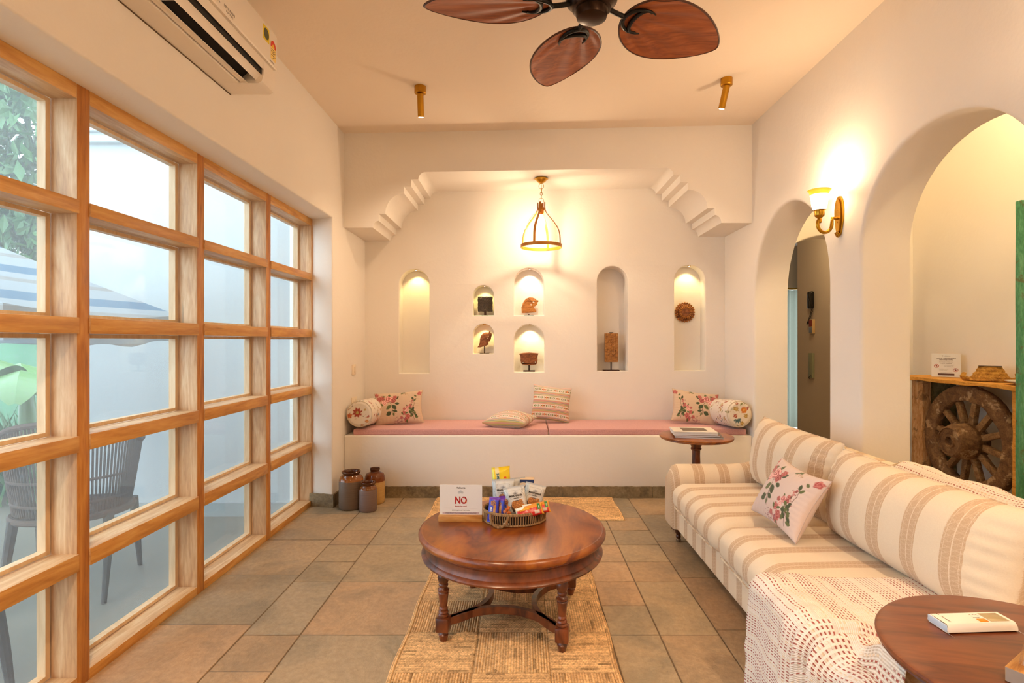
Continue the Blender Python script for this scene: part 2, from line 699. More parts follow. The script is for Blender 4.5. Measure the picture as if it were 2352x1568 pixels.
# right wall with two arches
a1 = arch(3.70, .515, 0, 1.57, .60)
a2 = arch(2.37, .512, 0, 1.72, .48)
a3 = arch(.62, .512, 0, 1.72, .48)
bm = new()
wall_plane(bm, [(YS, 0), (YS, 3.05), (YB + .1, 3.05), (YB + .1, 0)],
           [(a1, a1, None, .02), (a2, a2, None, .02), (a3, a3, None, .02)], WT, lambda u, v, d: (XR + d, u, v))
struct('wall_right', bm, M_WALL, ang=50)

# alcove back wall with seven niches
def px_niche(x0, x1, y0, y1):
    s = 1245.0 / YB
    X0, X1 = (x0 - 1200) / s, (x1 - 1200) / s
    Z1, Z0 = CAMZ + (782 - y0) / s, CAMZ + (782 - y1) / s
    hw = (X1 - X0) / 2
    return ((X0 + X1) / 2, hw, Z0, Z1)
NICHES = [px_niche(917, 986, 618, 857), px_niche(1086.5, 1134, 655, 724), px_niche(1086.5, 1134, 744, 812),
          px_niche(1181, 1249, 615, 724), px_niche(1181, 1250, 745, 854), px_niche(1371.5, 1442, 611, 852),
          px_niche(1549, 1620, 608.5, 851)]
NDEP = [.13, .13, .13, .13, .13, .18, .14]
bm = new()
hs = []
for (c, hw, z0, z1), nd in zip(NICHES, NDEP):
    a = arch(c, hw, z0, z1 - hw, hw, 18)
    hs.append((a, a, nd, .007))
wall_plane(bm, [(XL - .1, 0), (XL - .1, 3.05), (XR + .1, 3.05), (XR + .1, 0)], hs, .30,
           lambda u, v, d: (u, YB + d, v))
struct('wall_back', bm, M_WALL, ang=50)

# stepped and cusped arch beam over the alcove
def P2(px, py):
    s = 1245.0 / YF
    return ((px - 1200) / s, CAMZ + (782 - py) / s)
prof = [(790, 522.5)]
prof += quarter(870, 522.5, 856, 522.5, 870, 507) + [(870, 491)]
prof += quarter(928, 491, 885, 491, 928, 444, 12) + [(928, 428.5), (944.7, 428.5), (944.7, 411.5)]
prof += quarter(978, 411.5, 961, 411.5, 978, 394.7)
prof += quarter(1531, 401, 1531, 385.5, 1547, 401) + [(1563, 401), (1563, 418.5), (1580.6, 418.5), (1580.6, 435.4)]
prof += quarter(1582, 478, 1582, 435.4, 1625, 478, 12) + [(1641.8, 478), (1641.8, 493.7)]
prof += quarter(1642, 511.7, 1642, 493.7, 1657, 511.7) + [(1727, 511.7)]
poly = [P2(*p) for p in prof]
poly = [(XL - .02, poly[0][1])] + poly[1:-1] + [(XR + .02, poly[-1][1]), (XR + .02, 3.04), (XL - .02, 3.04)]
bm = new()
prism(bm, poly, YF, YB + .02, lambda u, v, d: (u, d, v))
struct('wall_alcove_arch', bm, M_WALL, ang=30)

# ceiling (slightly out of level like the real one)
def zc(x):
    return 2.853 + (x + 1.4) / 3.2 * .068
bm = new()
prism(bm, [(XL - .05, zc(XL - .05)), (XR + .05, zc(XR + .05)), (XR + .05, 3.12), (XL - .05, 3.12)], YS - .05, YF + .02,
      lambda u, v, d: (u, d, v))
struct('ceiling', bm, M_CEIL)
bm = new()
box(bm, XL - .1, XR + .1, YS - .12, YS, 0, 3.05)
struct('wall_rear', bm, M_WALL)

# hall behind the right wall
HX = 3.50
bm = new()
a4 = arch(2.78, .64, 0, 1.63, .55)
wall_plane(bm, [(XR + WT - .01, 0), (XR + WT - .01, 3.5), (HX, 3.5), (HX, 0)], [(a4, a4, None, .015)], .22,
           lambda u, v, d: (u, 4.86 + d, v))
struct('wall_hall_arch', bm, M_WALL, ang=50)
bm = new()
box(bm, HX, HX + .15, YS, 5.0, 0, 3.5)
struct('wall_hall', bm, M_WALL)
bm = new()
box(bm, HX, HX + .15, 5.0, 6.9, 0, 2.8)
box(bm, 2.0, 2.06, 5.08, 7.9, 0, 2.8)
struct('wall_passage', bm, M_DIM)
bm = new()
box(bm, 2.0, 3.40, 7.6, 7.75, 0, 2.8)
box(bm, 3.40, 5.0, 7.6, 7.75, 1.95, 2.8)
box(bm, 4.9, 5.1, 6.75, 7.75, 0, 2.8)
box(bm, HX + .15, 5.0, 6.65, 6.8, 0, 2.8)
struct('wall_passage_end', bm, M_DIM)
bm = new()
box(bm, XR + WT - .02, 5.1, 4.95, 7.8, 2.55, 2.8)
box(bm, XR - .05, HX + .15, YS, 4.95, 3.4, 3.55)
box(bm, XR + .02, XR + WT, YS, 4.95, 3.0, 3.45)
struct('ceiling_hall', bm, M_WALL)
bm = new()
box(bm, XR, HX + .1, YS - .12, YS, 0, 3.5)
struct('wall_hall_rear', bm, M_WALL)

# ------------------------------------------------------------------ stone floor
def stone():
    m = MB('rough_kota_stone', (.3, .25, .18, 1), .55)
    a = m.n('VertexColor', layer_name='Col')
    v = m.coord()
    n1 = m.noise(v, 3.2, 8, .68, .9)
    n2 = m.noise(v, 38, 6, .7)
    c = m.mix(1.0, a.outputs[0], m.ramp(n1, [(.3, (.66, .68, .66, 1)), (.5, (.98, .95, .88, 1)), (.62, (1.08, 1.02, .92, 1)), (.75, (1.22, 1.08, .90, 1))]), 'MULTIPLY')
    c = m.mix(1.0, c, m.ramp(n2, [(.3, (.78, .77, .75, 1)), (.7, (1.1, 1.1, 1.1, 1))]), 'MULTIPLY')
    m.color(c)
    m.rough(m.ramp(n1, [(.3, (.42, .42, .42, 1)), (.7, (.62, .62, .62, 1))]))
    m.bump(m.math('ADD', m.math('MULTIPLY', n1, 1.0), m.math('MULTIPLY', n2, .4)), .5, .014)
    return m.m
M_STONE = stone()
bm = new()
cl = bm.verts.layers.float_color.new('Col')
xs = [-1.75, -1.17, -.93, -.47, -.26, .17, .365, .575, .825, 1.25, 1.49, 1.92, 2.16, 2.6, 2.84, 3.27, 3.51, 3.95, 4.2, 5.0]
tr_ = random.Random(3)
pal = [(.400, .310, .205), (.370, .295, .205), (.44, .315, .200), (.47, .325, .205), (.365, .300, .215), (.42, .315, .205)]
for ci, (x0, x1) in enumerate(zip(xs, xs[1:])):
    wide = (x1 - x0) > .3
    y = -2.6 + (.45 if wide else .414) + (ci % 3) * .0
    if wide:
        ys = [-2.648 + .5 * k + (0 if ci % 4 else .0) for k in range(22)]
        if ci == 2: ys = [-2.732 + .5 * k for k in range(22)]
        if ci == 6: ys = [-2.264 + .5 * k for k in range(22)]
        if ci > 6: ys = [-2.264 + .508 * k for k in range(22)]
    else:
        ys = [-2.482]
        while ys[-1] < 7.8:
            ys.append(ys[-1] + (.25 if tr_.random() < .65 else .5))
    ys = [y for y in ys if y > -2.6 + .05 and y < 7.7]
    ys = [-2.6] + ys + [7.75]
    for y0, y1 in zip(ys, ys[1:]):
        c = pal[tr_.randrange(len(pal))]
        k = tr_.uniform(.93, 1.07)
        g = .0015
        dz = tr_.uniform(-.0012, 0)
        j = lambda: tr_.uniform(-.003, .003)
        pts = [(x0 + g, y0 + g), (x1 - g, y0 + g + j()), (x1 - g, y1 - g + j()), (x0 + g, y1 - g)]
        e = .003
        ins = [(x0 + g + e, y0 + g + e), (x1 - g - e, y0 + g + e), (x1 - g - e, y1 - g - e), (x0 + g + e, y1 - g - e)]
        lo = [bm.verts.new((a, b, -.004)) for a, b in pts]
        hi = [bm.verts.new((a, b, dz)) for a, b in ins]
        for v in lo: v[cl] = (.17, .115, .065, 1)
        for v in hi: v[cl] = (c[0] * k, c[1] * k, c[2] * k, 1)
        bm.faces.new(hi)
        for i in range(4):
            bm.faces.new((lo[i], lo[(i + 1) % 4], hi[(i + 1) % 4], hi[i]))
lo = [bm.verts.new(p) for p in ((-1.75, -2.6, -.004), (5.0, -2.6, -.004), (5.0, 7.75, -.004), (-1.75, 7.75, -.004))]
for v in lo: v[cl] = (.17, .115, .065, 1)
bm.faces.new(lo)
lo2 = [bm.verts.new(p) for p in ((-1.75, -2.6, -.1), (5.0, -2.6, -.1), (5.0, 7.75, -.1), (-1.75, 7.75, -.1))]
for v in lo2: v[cl] = (.1, .08, .05, 1)
bm.faces.new(lo2)
for i in range(4):
    bm.faces.new((lo[i], lo[(i + 1) % 4], lo2[(i + 1) % 4], lo2[i]))
struct('floor', bm, M_STONE, smooth=False, recalc=False)

# stone skirting, uneven top edge
def skirting():
    m = MB('stone_skirting', (.2, .16, .1, 1), .7)
    v = m.coord()
    n1 = m.noise(v, 7, 6, .7, .5)
    n2 = m.noise(v, 60, 4, .6)
    m.color(m.ramp(m.math('ADD', m.math('MULTIPLY', n1, .7), m.math('MULTIPLY', n2, .3)),
                   [(.32, C('4f4231')), (.5, C('7d6a4b')), (.68, C('9c8a68'))]))
    m.bump(m.math('ADD', n1, m.math('MULTIPLY', n2, .4)), .6, .01)
    return m.m
M_SKIRT = skirting()
def ragged(bm, a, b, t, h, seed, n=None):
    a, b = Vector(a), Vector(b)
    L = (b - a).length
    n = n or max(3, int(L / .02))
    d = (b - a).normalized(); nr = Vector((d.y, -d.x, 0))
    top, bot, bt, bb = [], [], [], []
    for i in range(n + 1):
        p = a + d * L * i / n
        z = h + .0035 * noise.noise(Vector((i * .9, seed, 0))) + .002 * noise.noise(Vector((i * 3.1, seed, 5)))
        top.append(bm.verts.new(p + nr * t + Vector((0, 0, z))))
        bot.append(bm.verts.new(p + nr * t))
        bt.append(bm.verts.new(p + Vector((0, 0, z + .001))))
        bb.append(bm.verts.new(p))
    for i in range(n):
        bm.faces.new((bot[i], bot[i + 1], top[i + 1], top[i]))
        bm.faces.new((top[i], top[i + 1], bt[i + 1], bt[i]))
        bm.faces.new((bb[i + 1], bb[i], bt[i], bt[i + 1]))
    for k in (0, n):
        bm.faces.new((bot[k], top[k], bt[k], bb[k]))
bm = new()
cuts = [-1.385, -.62, .31, 1.02, 1.79]
for i, (u, w) in enumerate(zip(cuts, cuts[1:])):
    ragged(bm, (u, YF, 0), (w - .003, YF, 0), .010, .088, i * 3.3)
struct('baseboard_back', bm, M_SKIRT, ang=30)
bm = new()
ragged(bm, (-1.58, 4.04, 0), (-1.389, 4.0, 0), .014, .095, 2.2)
ragged(bm, (-1.40, 4.005, 0), (-1.40, 4.24, 0), .012, .095, 9.2)
struct('baseboard_left', bm, M_SKIRT, ang=30)
bm = new()
ragged(bm, (1.80, YF, 0), (1.80, 4.222, 0), .01, .088, 1.2)
ragged(bm, (1.80, 3.17, 0), (1.80, 2.89, 0), .01, .088, 4.2)
struct('baseboard_right', bm, M_SKIRT, ang=30)

# ------------------------------------------------------------------ timber window wall
XW = -1.572
WF = dict(rand=True)
M_WV = wood('teak_face_upright', C('8a5024'), C('b87634'), C('d0964c'), 'Z', .42, 1.0, crack=.6)
M_WH = wood('teak_face_rail', C('a86e32'), C('c78e48'), C('dcaa60'), 'Y', .42, 1.0, crack=.5)
M_WVS = wood('pale_teak_upright', C('ae8560'), C('cba57c'), C('dfc49e'), 'Z', .5, 1.3, crack=.5)
M_WHS = wood('pale_teak_rail', C('b48a60'), C('cea87c'), C('e0c49c'), 'Y', .45, 1.2, crack=.2)  # paler teak pair for faces not turned to the room
win = bpy.data.objects.new('window_1', None); COL.objects.link(win); win['kind'] = 'structure'
win.location = (XW, 2.0, 0)
WO = win.location
def lmake(name, bm, mats):
    bmesh.ops.translate(bm, verts=bm.verts, vec=-Vector(WO))
    return obj(name, bm, mats, win)
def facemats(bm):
    """front face (towards +x room) gets the face wood, the rest the paler wood"""
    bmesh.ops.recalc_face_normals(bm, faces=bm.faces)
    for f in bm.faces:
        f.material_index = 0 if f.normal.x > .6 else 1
VY = [1.913 + .708 * k for k in range(-4, 4)]     # near edges of uprights
for k, y in enumerate(VY):
    w = .057 if k < 7 else .045
    bm = new()
    box(bm, XW - .092, XW, y, y + w, 0, 2.137, .002)
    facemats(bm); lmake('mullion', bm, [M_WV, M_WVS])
RZ = [(0.0, .04), (.415, .476), (.835, .892), (1.255, 1.312), (1.679, 1.728), (2.084, 2.137)]
for k in range(len(VY) - 1):
    y0, y1 = VY[k] + .057, VY[k + 1]
    for i, (z0, z1) in enumerate(RZ):
        bm = new()
        e = .006 if 0 < i < 5 else 0.0
        box(bm, XW - .092, XW + e, y0 - (.0 if not e else .004), y1 + (.004 if e else 0), z0, z1, .002)
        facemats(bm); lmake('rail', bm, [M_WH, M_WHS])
M_BEAD = wood('pale_bead_wood', C('c9a880'), C('d9bb94'), C('e4ccaa'), 'Z', .5, 1.0, bump=.05)
M_SEAM = simple('dark_seam', C('2a1c10'), .8)
for k in range(len(VY) - 1):
    y0, y1 = VY[k] + .057, VY[k + 1]
    bm = new()
    for (a0, a1), (b0, b1) in zip(RZ, RZ[1:]):
        x0, x1 = XW - .125, XW - .094
        for xx0, xx1 in ((x0, x1),):
            box(bm, xx0, xx1, y0 + .001, y0 + .02, a1 + .001, b0 - .001)
            box(bm, xx0, xx1, y1 - .02, y1 - .001, a1 + .001, b0 - .001)
            box(bm, xx0, xx1, y0 + .02, y1 - .02, a1 + .001, a1 + .016)
            box(bm, xx0, xx1, y0 + .02, y1 - .02, b0 - .016, b0 - .001)
    bmesh.ops.translate(bm, verts=bm.verts, vec=-Vector(WO))
    obj('glazing_bead', bm, M_BEAD, win)
bm = new()
for k, y in enumerate(VY):
    w = .057 if k < 7 else .045
    box(bm, XW - .145, XW - .093, y + .012, y + w - .012, 0, 2.137)
for z0, z1 in RZ:
    for k in range(len(VY) - 1):
        box(bm, XW - .145, XW - .093, VY[k] + .057, VY[k + 1], z0 + .01, z1 - .01)
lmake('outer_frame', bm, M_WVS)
bm = new()
for k in range(len(VY) - 1):
    for (a0, a1), (b0, b1) in zip(RZ, RZ[1:]):
        box(bm, XW - .130, XW - .126, VY[k] + .057, VY[k + 1], a1, b0)
lmake('pane', bm, M_GLASS)
bm = new()
box(bm, XW - .18, XW - .01, VY[-1] + .045, 4.12, 0, 2.137)
box(bm, XW - .18, XW - .01, -1.02, VY[0], 0, 2.137)
struct('trim_1', bm, M_WALL)
# ------------------------------------------------------------------ outdoors
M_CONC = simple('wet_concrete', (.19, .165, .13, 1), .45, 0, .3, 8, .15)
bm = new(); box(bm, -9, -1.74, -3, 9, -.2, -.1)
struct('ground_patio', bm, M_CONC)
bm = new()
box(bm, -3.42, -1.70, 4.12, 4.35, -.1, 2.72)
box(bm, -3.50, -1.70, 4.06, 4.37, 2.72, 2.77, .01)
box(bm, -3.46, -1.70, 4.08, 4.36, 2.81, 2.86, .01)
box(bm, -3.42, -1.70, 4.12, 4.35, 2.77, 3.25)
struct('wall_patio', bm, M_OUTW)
bm = new(); box(bm, -3.43, -1.70, 4.10, 4.13, -.1, .0)
struct('baseboard_patio', bm, simple('grey_skirting', (.28, .29, .28, 1), .7))
# garden fence far behind
bm = new(); box(bm, -9, -3.42, 8.2, 8.35, -.1, 2.3)
struct('wall_garden', bm, simple('green_garden_wall', (.10, .24, .13, 1), .9, 0, .3, 6, .3))

M_LEAF = simple('leaf_green', (.06, .17, .04, 1), .5, 0, 0, 3, .5)
M_LEAFL = simple('banana_leaf_green', (.11, .23, .05, 1), .4, 0, 0, 2, .3)
M_BARK = simple('pale_bark', (.35, .33, .30, 1), .9, 0, .5, 10, .2)
def leafcloud(bm, c, r, n, s, seed):
    q = random.Random(seed)
    for _ in range(n):
        d = Vector((q.gauss(0, 1), q.gauss(0, 1), q.gauss(0, 1))).normalized() * q.uniform(.35, 1) ** .5
        p = Vector(c) + Vector((d.x * r[0], d.y * r[1], d.z * r[2]))
        M = Matrix.Translation(p) @ Euler((q.uniform(0, 6), q.uniform(0, 6), q.uniform(0, 6))).to_matrix().to_4x4()
        k = s * q.uniform(.6, 1.3)
        vs = [bm.verts.new(M @ Vector(v)) for v in ((-k, 0, 0), (0, -.4 * k, .1 * k), (k, 0, 0), (0, .4 * k, .1 * k))]
        bm.faces.new((vs[0], vs[1], vs[2])); bm.faces.new((vs[0], vs[2], vs[3]))
for i, (c, r, n, s, lb) in enumerate([
        ((-6.3, 7.2, 3.6), (1.5, 1.0, 1.6), 5200, .11, 'tall dense green tree in the garden, seen through the nearest window bay'),
        ((-4.6, 6.4, 1.95), (.8, .6, .55), 2200, .09, 'bright leafy shrub showing just above the striped garden umbrella')]):
    t = thing('garden_tree' if i == 0 else 'leafy_shrub', lb, 'tree' if i == 0 else 'shrub', (c[0], c[1], -.1))
    bm = new(); leafcloud(bm, (0, 0, c[2] + .1), r, n, s, 5 + i)
    obj('foliage', bm, M_LEAF if i == 0 else M_LEAFL, t, smooth=False, recalc=False)
    bm = new(); tube(bm, [(0, 0, 0), (.05, .03, c[2] * .5), (0, .1, c[2] + .1)], [.12 if i == 0 else .05, .1 if i == 0 else .04, .03], 10)
    obj('trunk', bm, M_BARK, t)
t = thing('banana_plant', 'banana plant with broad bright green leaves behind the nearest window bay', 'plant', (-4.35, 4.75, -.1))
bm = new(); tube(bm, [(0, 0, 0), (.02, 0, .6), (0, 0, 1.0)], [.09, .07, .04], 12); obj('stem', bm, M_LEAFL, t)
def banana(a, L, rise, w, seed):
    bm = new(); prev = None
    ca, sa = math.cos(a), math.sin(a)
    for i in range(17):
        u = i / 16
        x = L * u; z = .9 + rise * u - (rise + .25) * u * u * .8
        hw = w * math.sin(PI * min(1, max(.02, u * .93 + .05))) ** .6
        row = []
        for s in (-1, -.5, 0, .5, 1):
            row.append(bm.verts.new((ca * x - sa * s * hw, sa * x + ca * s * hw, z - abs(s) * hw * .35)))
        if prev:
            for k in range(4): bm.faces.new((prev[k], prev[k + 1], row[k + 1], row[k]))
        prev = row
    return bm
for i, (a, L, rs, w) in enumerate([(.2, .8, .9, .17), (1.2, .9, .7, .17), (-.9, .9, .8, .18), (2.4, 1.0, .9, .2), (3.6, 1.0, .5, .2), (-1.9, .9, .3, .18), (-.3, .7, .25, .14), (-1.4, .7, 1.1, .15)]):
    obj('leaf', banana(a, L, rs, w, i), M_LEAFL, t, recalc=False)
t = thing('bedding_plants', 'low clump of spiky garden grass at the foot of the banana plant', 'grass', (-4.55, 5.3, -.1))
t['kind'] = 'stuff'
bm = new(); q = random.Random(4)
for _ in range(900):
    a, rr = q.uniform(0, 6.28), .95 * q.random() ** .5
    x, y = rr * math.cos(a), rr * math.sin(a) * 1.2
    h, lean, b = q.uniform(.3, .75), q.uniform(.05, .35), q.uniform(0, 6.28)
    w = .012
    v = [bm.verts.new(p) for p in ((x - w, y, 0), (x + w, y, 0), (x + math.cos(b) * lean * .5 + w * .6, y + math.sin(b) * lean * .5, h * .6), (x + math.cos(b) * lean, y + math.sin(b) * lean, h))]
    bm.faces.new((v[0], v[1], v[2])); bm.faces.new((v[0], v[2], v[3]))
obj('blades', bm, M_LEAF, t, smooth=False, recalc=False)

# striped garden umbrella
def umb_cloth():
    m = MB('striped_awning_cloth', (.8, .8, .8, 1), .8)
    v = m.coord()
    sp = m.n('SeparateXYZ'); m.put(sp.inputs[0], v)
    f = m.math('FRACT', m.math('MULTIPLY', sp.outputs[2], 5.6))
    W, B, G = (.42, .44, .46, 1), (.12, .22, .32, 1), (.36, .33, .30, 1)
    m.color(m.ramp(f, [(0, W), (.2, G), (.34, W), (.55, B), (.84, W)], 'CONSTANT'))
    return m.m
t = thing('garden_umbrella', 'blue and white striped square garden umbrella out on the patio', 'umbrella', (-3.50, 3.05, -.1))
bm = new()
ap = (0, 0, 2.10); cz = 1.50; hw = 1.17; n = 14
def edge(a, b):
    return [tuple(a[k] + (b[k] - a[k]) * i / n - (.04 * math.sin(PI * i / n) if k == 2 else 0) for k in range(3)) for i in range(n)]
cs = [(-hw, -.62, cz), (hw, -.62, cz), (hw, .62, cz), (-hw, .62, cz)]
ring = [p for i in range(4) for p in edge(cs[i], cs[(i + 1) % 4])]
rows = []
for k in range(1, 11):
    u = k / 10
    rows.append([bm.verts.new((ap[0] + (p[0]) * u, p[1] * u, ap[2] + (p[2] - ap[2]) * (u ** .92))) for p in ring])
rows.append([bm.verts.new((p[0] * 1.005, p[1] * 1.005, p[2] - .16 + .012 * math.sin(i * 1.3))) for i, p in enumerate(ring)])
top = bm.verts.new(ap)
N_ = len(ring)
for i in range(N_): bm.faces.new((top, rows[0][i], rows[0][(i + 1) % N_]))
for a, b in zip(rows, rows[1:]):
    for i in range(N_): bm.faces.new((a[i], a[(i + 1) % N_], b[(i + 1) % N_], b[i]))
bmesh.ops.solidify(bm, geom=bm.faces, thickness=.003)
obj('canopy', bm, umb_cloth(), t, ang=20)
bm = new(); tube(bm, [(0, 0, 0), (0, 0, 2.0)], .022, 12); obj('pole', bm, M_BARK, t)
bm = new(); lathe(bm, [(.25, 0), (.25, .05), (.06, .08), (.04, .25)], 28); obj('base', bm, M_DKIRON, t)
for c in cs:
    bm = new(); tube(bm, [(0, 0, 1.95), (c[0] * .99, c[1] * .99, cz - .01)], .008, 6); obj('rib', bm, M_BARK, t)

# cane patio chairs
M_CANE = simple('weathered_cane', C('4a3424'), .8, 0, .3, 80, .3)
M_CHW = simple('dark_chair_wood', C('2c221a'), .7, 0, .2, 40, .2)
def cane_chair(label, loc, rz):
    t = thing('cane_armchair', label, 'chair', loc, rz, 'cane chairs on the patio')
    for sx in (-1, 1):
        bm = new(); tube(bm, [(sx * .24, -.22, 0), (sx * .23, -.2, .20), (sx * .22, -.17, .42)], [.012, .018, .024], 8); obj('leg', bm, M_CHW, t)
        bm = new(); tube(bm, [(sx * .22, .28, 0), (sx * .21, .2, .2), (sx * .20, .15, .42)], [.012, .018, .024], 8); obj('leg', bm, M_CHW, t)
    bm = new(); q = random.Random(1)
    tube(bm, [(.26 * math.cos(a), .24 * math.sin(a), .42) for a in [2 * PI * i / 24 for i in range(24)]], .016, 8, closed=True)
    for i in range(30):
        x = -.245 + .49 * i / 29
        yy = .235 * math.sqrt(max(0, 1 - (x / .26) ** 2))
        tube(bm, [(x, -yy, .425), (x, yy, .425)], .0075, 5)
    obj('seat', bm, M_CANE, t)
    bm = new()
    for i in range(64):
        a = PI * (-.12 + 1.24 * i / 63)
        h = .34 + .14 * math.sin(max(0, min(PI, a)))
        tube(bm, [(.25 * math.cos(a), .22 * math.sin(a), .44), (.30 * math.cos(a), .30 * math.sin(a), .44 + h)], .0055, 5)
    for z, k in ((.50, .255), (.62, .27)):
        tube(bm, [(k * math.cos(a), (k - .01) * math.sin(a), z) for a in [PI * (-.12 + 1.24 * i / 30) for i in range(31)]], .008, 6)
    tube(bm, [(.30 * math.cos(a), .30 * math.sin(a), .78 + .14 * math.sin(max(0, min(PI, a)))) for a in [PI * (-.12 + 1.24 * i / 30) for i in range(31)]], .015, 8)
    obj('backrest', bm, M_CANE, t)
cane_chair('cane armchair with tapered legs on the patio, farther from the camera, by the white wall', (-2.42, 2.93, -.1), R(200))
cane_chair('cane armchair close behind the nearest window bay, mostly cut off by the photo edge', (-2.22, 1.95, -.1), R(150))

# ------------------------------------------------------------------ air conditioner on the left wall
ac = thing('air_conditioner', 'white wall mounted split air conditioner high above the timber window', 'air conditioner', (XL, 2.2, 2.41))
M_AC = simple('ac_white_plastic', C('e9e0d4'), .32)
M_ACD = simple('ac_dark_inside', C('0d0b0a'), .7)
y0, y1 = -.42, .40
bm = new()
fx = lambda u, v, d: (u, d, v)
prism(bm, [(0, 0), (.098, 0), (.102, .012), (.100, .05), (.14, .095), (.185, .088), (.206, .086), (.212, .062), (.213, .09), (.214, .103), (0, .103)], y0 + .1, .285, fx)
prism(bm, [(0, 0), (.19, 0), (.205, .01), (.213, .04), (.214, .103), (0, .103)], .285, y1, fx)
prism(bm, [(0, 0), (.19, 0), (.205, .01), (.213, .04), (.214, .103), (0, .103)], y0, y0 + .1, fx)
prism(bm, [(0, .103), (.205, .103), (.205, .115), (0, .115)], y0, y1, fx)
obj('casing', bm, M_AC, ac)
bm = new(); box(bm, -.0005, .003, y0 - .001, y1 + .001, -.004, .286); obj('gap_shadow_sheet', bm, simple('painted_gap_shadow', C('5a4630'), .8), ac, smooth=False)  # dark sheet behind the casing stands in for its gap shadow
bm = new()
prism(bm, [(0, .115), (.218, .115), (.222, .12), (.222, .27), (.212, .288), (0, .288)], y0, y1, fx)
obj('front_panel', bm, M_AC, ac)
bm = new()
prism(bm, [(.1, .014), (.104, .05), (.14, .094), (.185, .087), (.205, .084), (.205, .04), (.16, .06)], y0 + .101, .284, fx)
obj('air_duct', bm, M_ACD, ac)
for (px_, pz_, ang_, w_) in ((.122, .004, -.1, .030), (.190, .026, .75, .034)):
    bm = new()
    pts = [(px_ + w_ * math.cos(ang_) * (k - .5), pz_ + w_ * math.sin(ang_) * (k - .5) + .003 * math.sin(PI * k)) for k in (0, .25, .5, .75, 1)]
    poly = pts + [(a - .0025 * math.sin(ang_), b + .003) for a, b in reversed(pts)]
    prism(bm, poly, y0 + .105, .292, fx)
    obj('louvre', bm, M_AC, ac)
bm = new()
for k in range(24):
    yy = y0 + .12 + k * .027
    box(bm, .12, .175, yy, yy + .0015, .045, .062)
obj('vertical_fins', bm, simple('ac_fin', C('2e2a28'), .6), ac, smooth=False)
bm = new(); box(bm, .222, .2226, .262, .322, .196, .262)
st = obj('energy_sticker', bm, simple('yellow_sticker', C('e5c91f'), .5), ac); st['label'] = 'yellow square sticker with a dark round emblem'
bm = new(); lathe(bm, [(.025, 0), (.025, .0004)], 28, Matrix.Translation((.2227, .292, .229)) @ Matrix.Rotation(PI / 2, 4, 'Y'))
obj('sticker_emblem', bm, simple('sticker_olive', C('4c4a28'), .5), st)
bm = new(); box(bm, .222, .2226, .336, .386, .142, .225)
st = obj('star_rating_sticker', bm, simple('cream_sticker', C('f0d27a'), .5), ac); st['label'] = 'cream star rating label with a red arc'
bm = new()
prism(bm, [(.361 + .026 * math.cos(a), .20 + .034 * math.sin(a)) for a in [PI * i / 14 for i in range(15)]], .2227, .2231, lambda u, v, d: (d, u, v))
obj('red_arc', bm, simple('sticker_red', C('cf2a1c'), .5), st)
bm = new()
prism(bm, [(.361 + .012 * math.cos(a), .20 + .016 * math.sin(a)) for a in [PI * i / 10 for i in range(11)]], .2231, .2234, lambda u, v, d: (d, u, v))
obj('yellow_arc', bm, simple('sticker_yellow', C('f0c030'), .5), st)
bm = new()
for z_, w_ in ((.190, .018), (.18, .02), (.172, .015), (.163, .02), (.152, .006)):
    box(bm, .2226, .2229, .361 - w_, .361 + w_, z_ - .002, z_ + .001)
obj('fine_print', bm, M_INK, st, smooth=False)
M_LOGO = simple('grey_logo_ink', C('8a8078'), .5)
text('logo_lettering', 'MITSUBISHI', .016, (.2225, -.02, .145), (PI / 2, 0, PI / 2), M_LOGO, ac)
text('logo_lettering', 'ELECTRIC', .012, (.2225, -.02, .130), (PI / 2, 0, PI / 2), M_LOGO, ac)
bm = new()
for a in (90, 210, 330):
    c = Vector((.2226, -.10, .142)); d = Vector((0, math.cos(R(a)), math.sin(R(a)))); e = Vector((0, -d.z, d.y))
    vs = [bm.verts.new(c + d * k1 + e * k2) for k1, k2 in ((.0, 0), (.007, .004), (.014, 0), (.007, -.004))]
    bm.faces.new(vs)
obj('logo_mark', bm, M_LOGO, ac, smooth=False)
text('small_lettering', 'INVERTER', .010, (.2225, .35, .128), (PI / 2, 0, PI / 2), M_LOGO, ac)

# ------------------------------------------------------------------ switch plates
def plate(label, loc, w, h, n):
    t = thing('switch_plate', label, 'switch plate', loc)
    bm = new(); box(bm, 0, .008, -w / 2, w / 2, -h / 2, h / 2, .003); obj('cover', bm, M_WALLP, t)
    for i in range(n):
        yy = -w / 2 + w * (i + .5) / n
        bm = new(); box(bm, .008, .011, yy - .012, yy + .012, -h * .3, h * .3, .002); obj('rocker', bm, M_WALLP, t)
M_WALLP = simple('ivory_plate', C('ecdcc4'), .35)
plate('small ivory switch plate on the left wall of the alcove, above the other plate', (XL, 4.49, .99), .09, .085, 1)
plate('wider ivory socket plate low on the alcove wall just above the left bolster', (XL, 4.50, .72), .13, .085, 2)

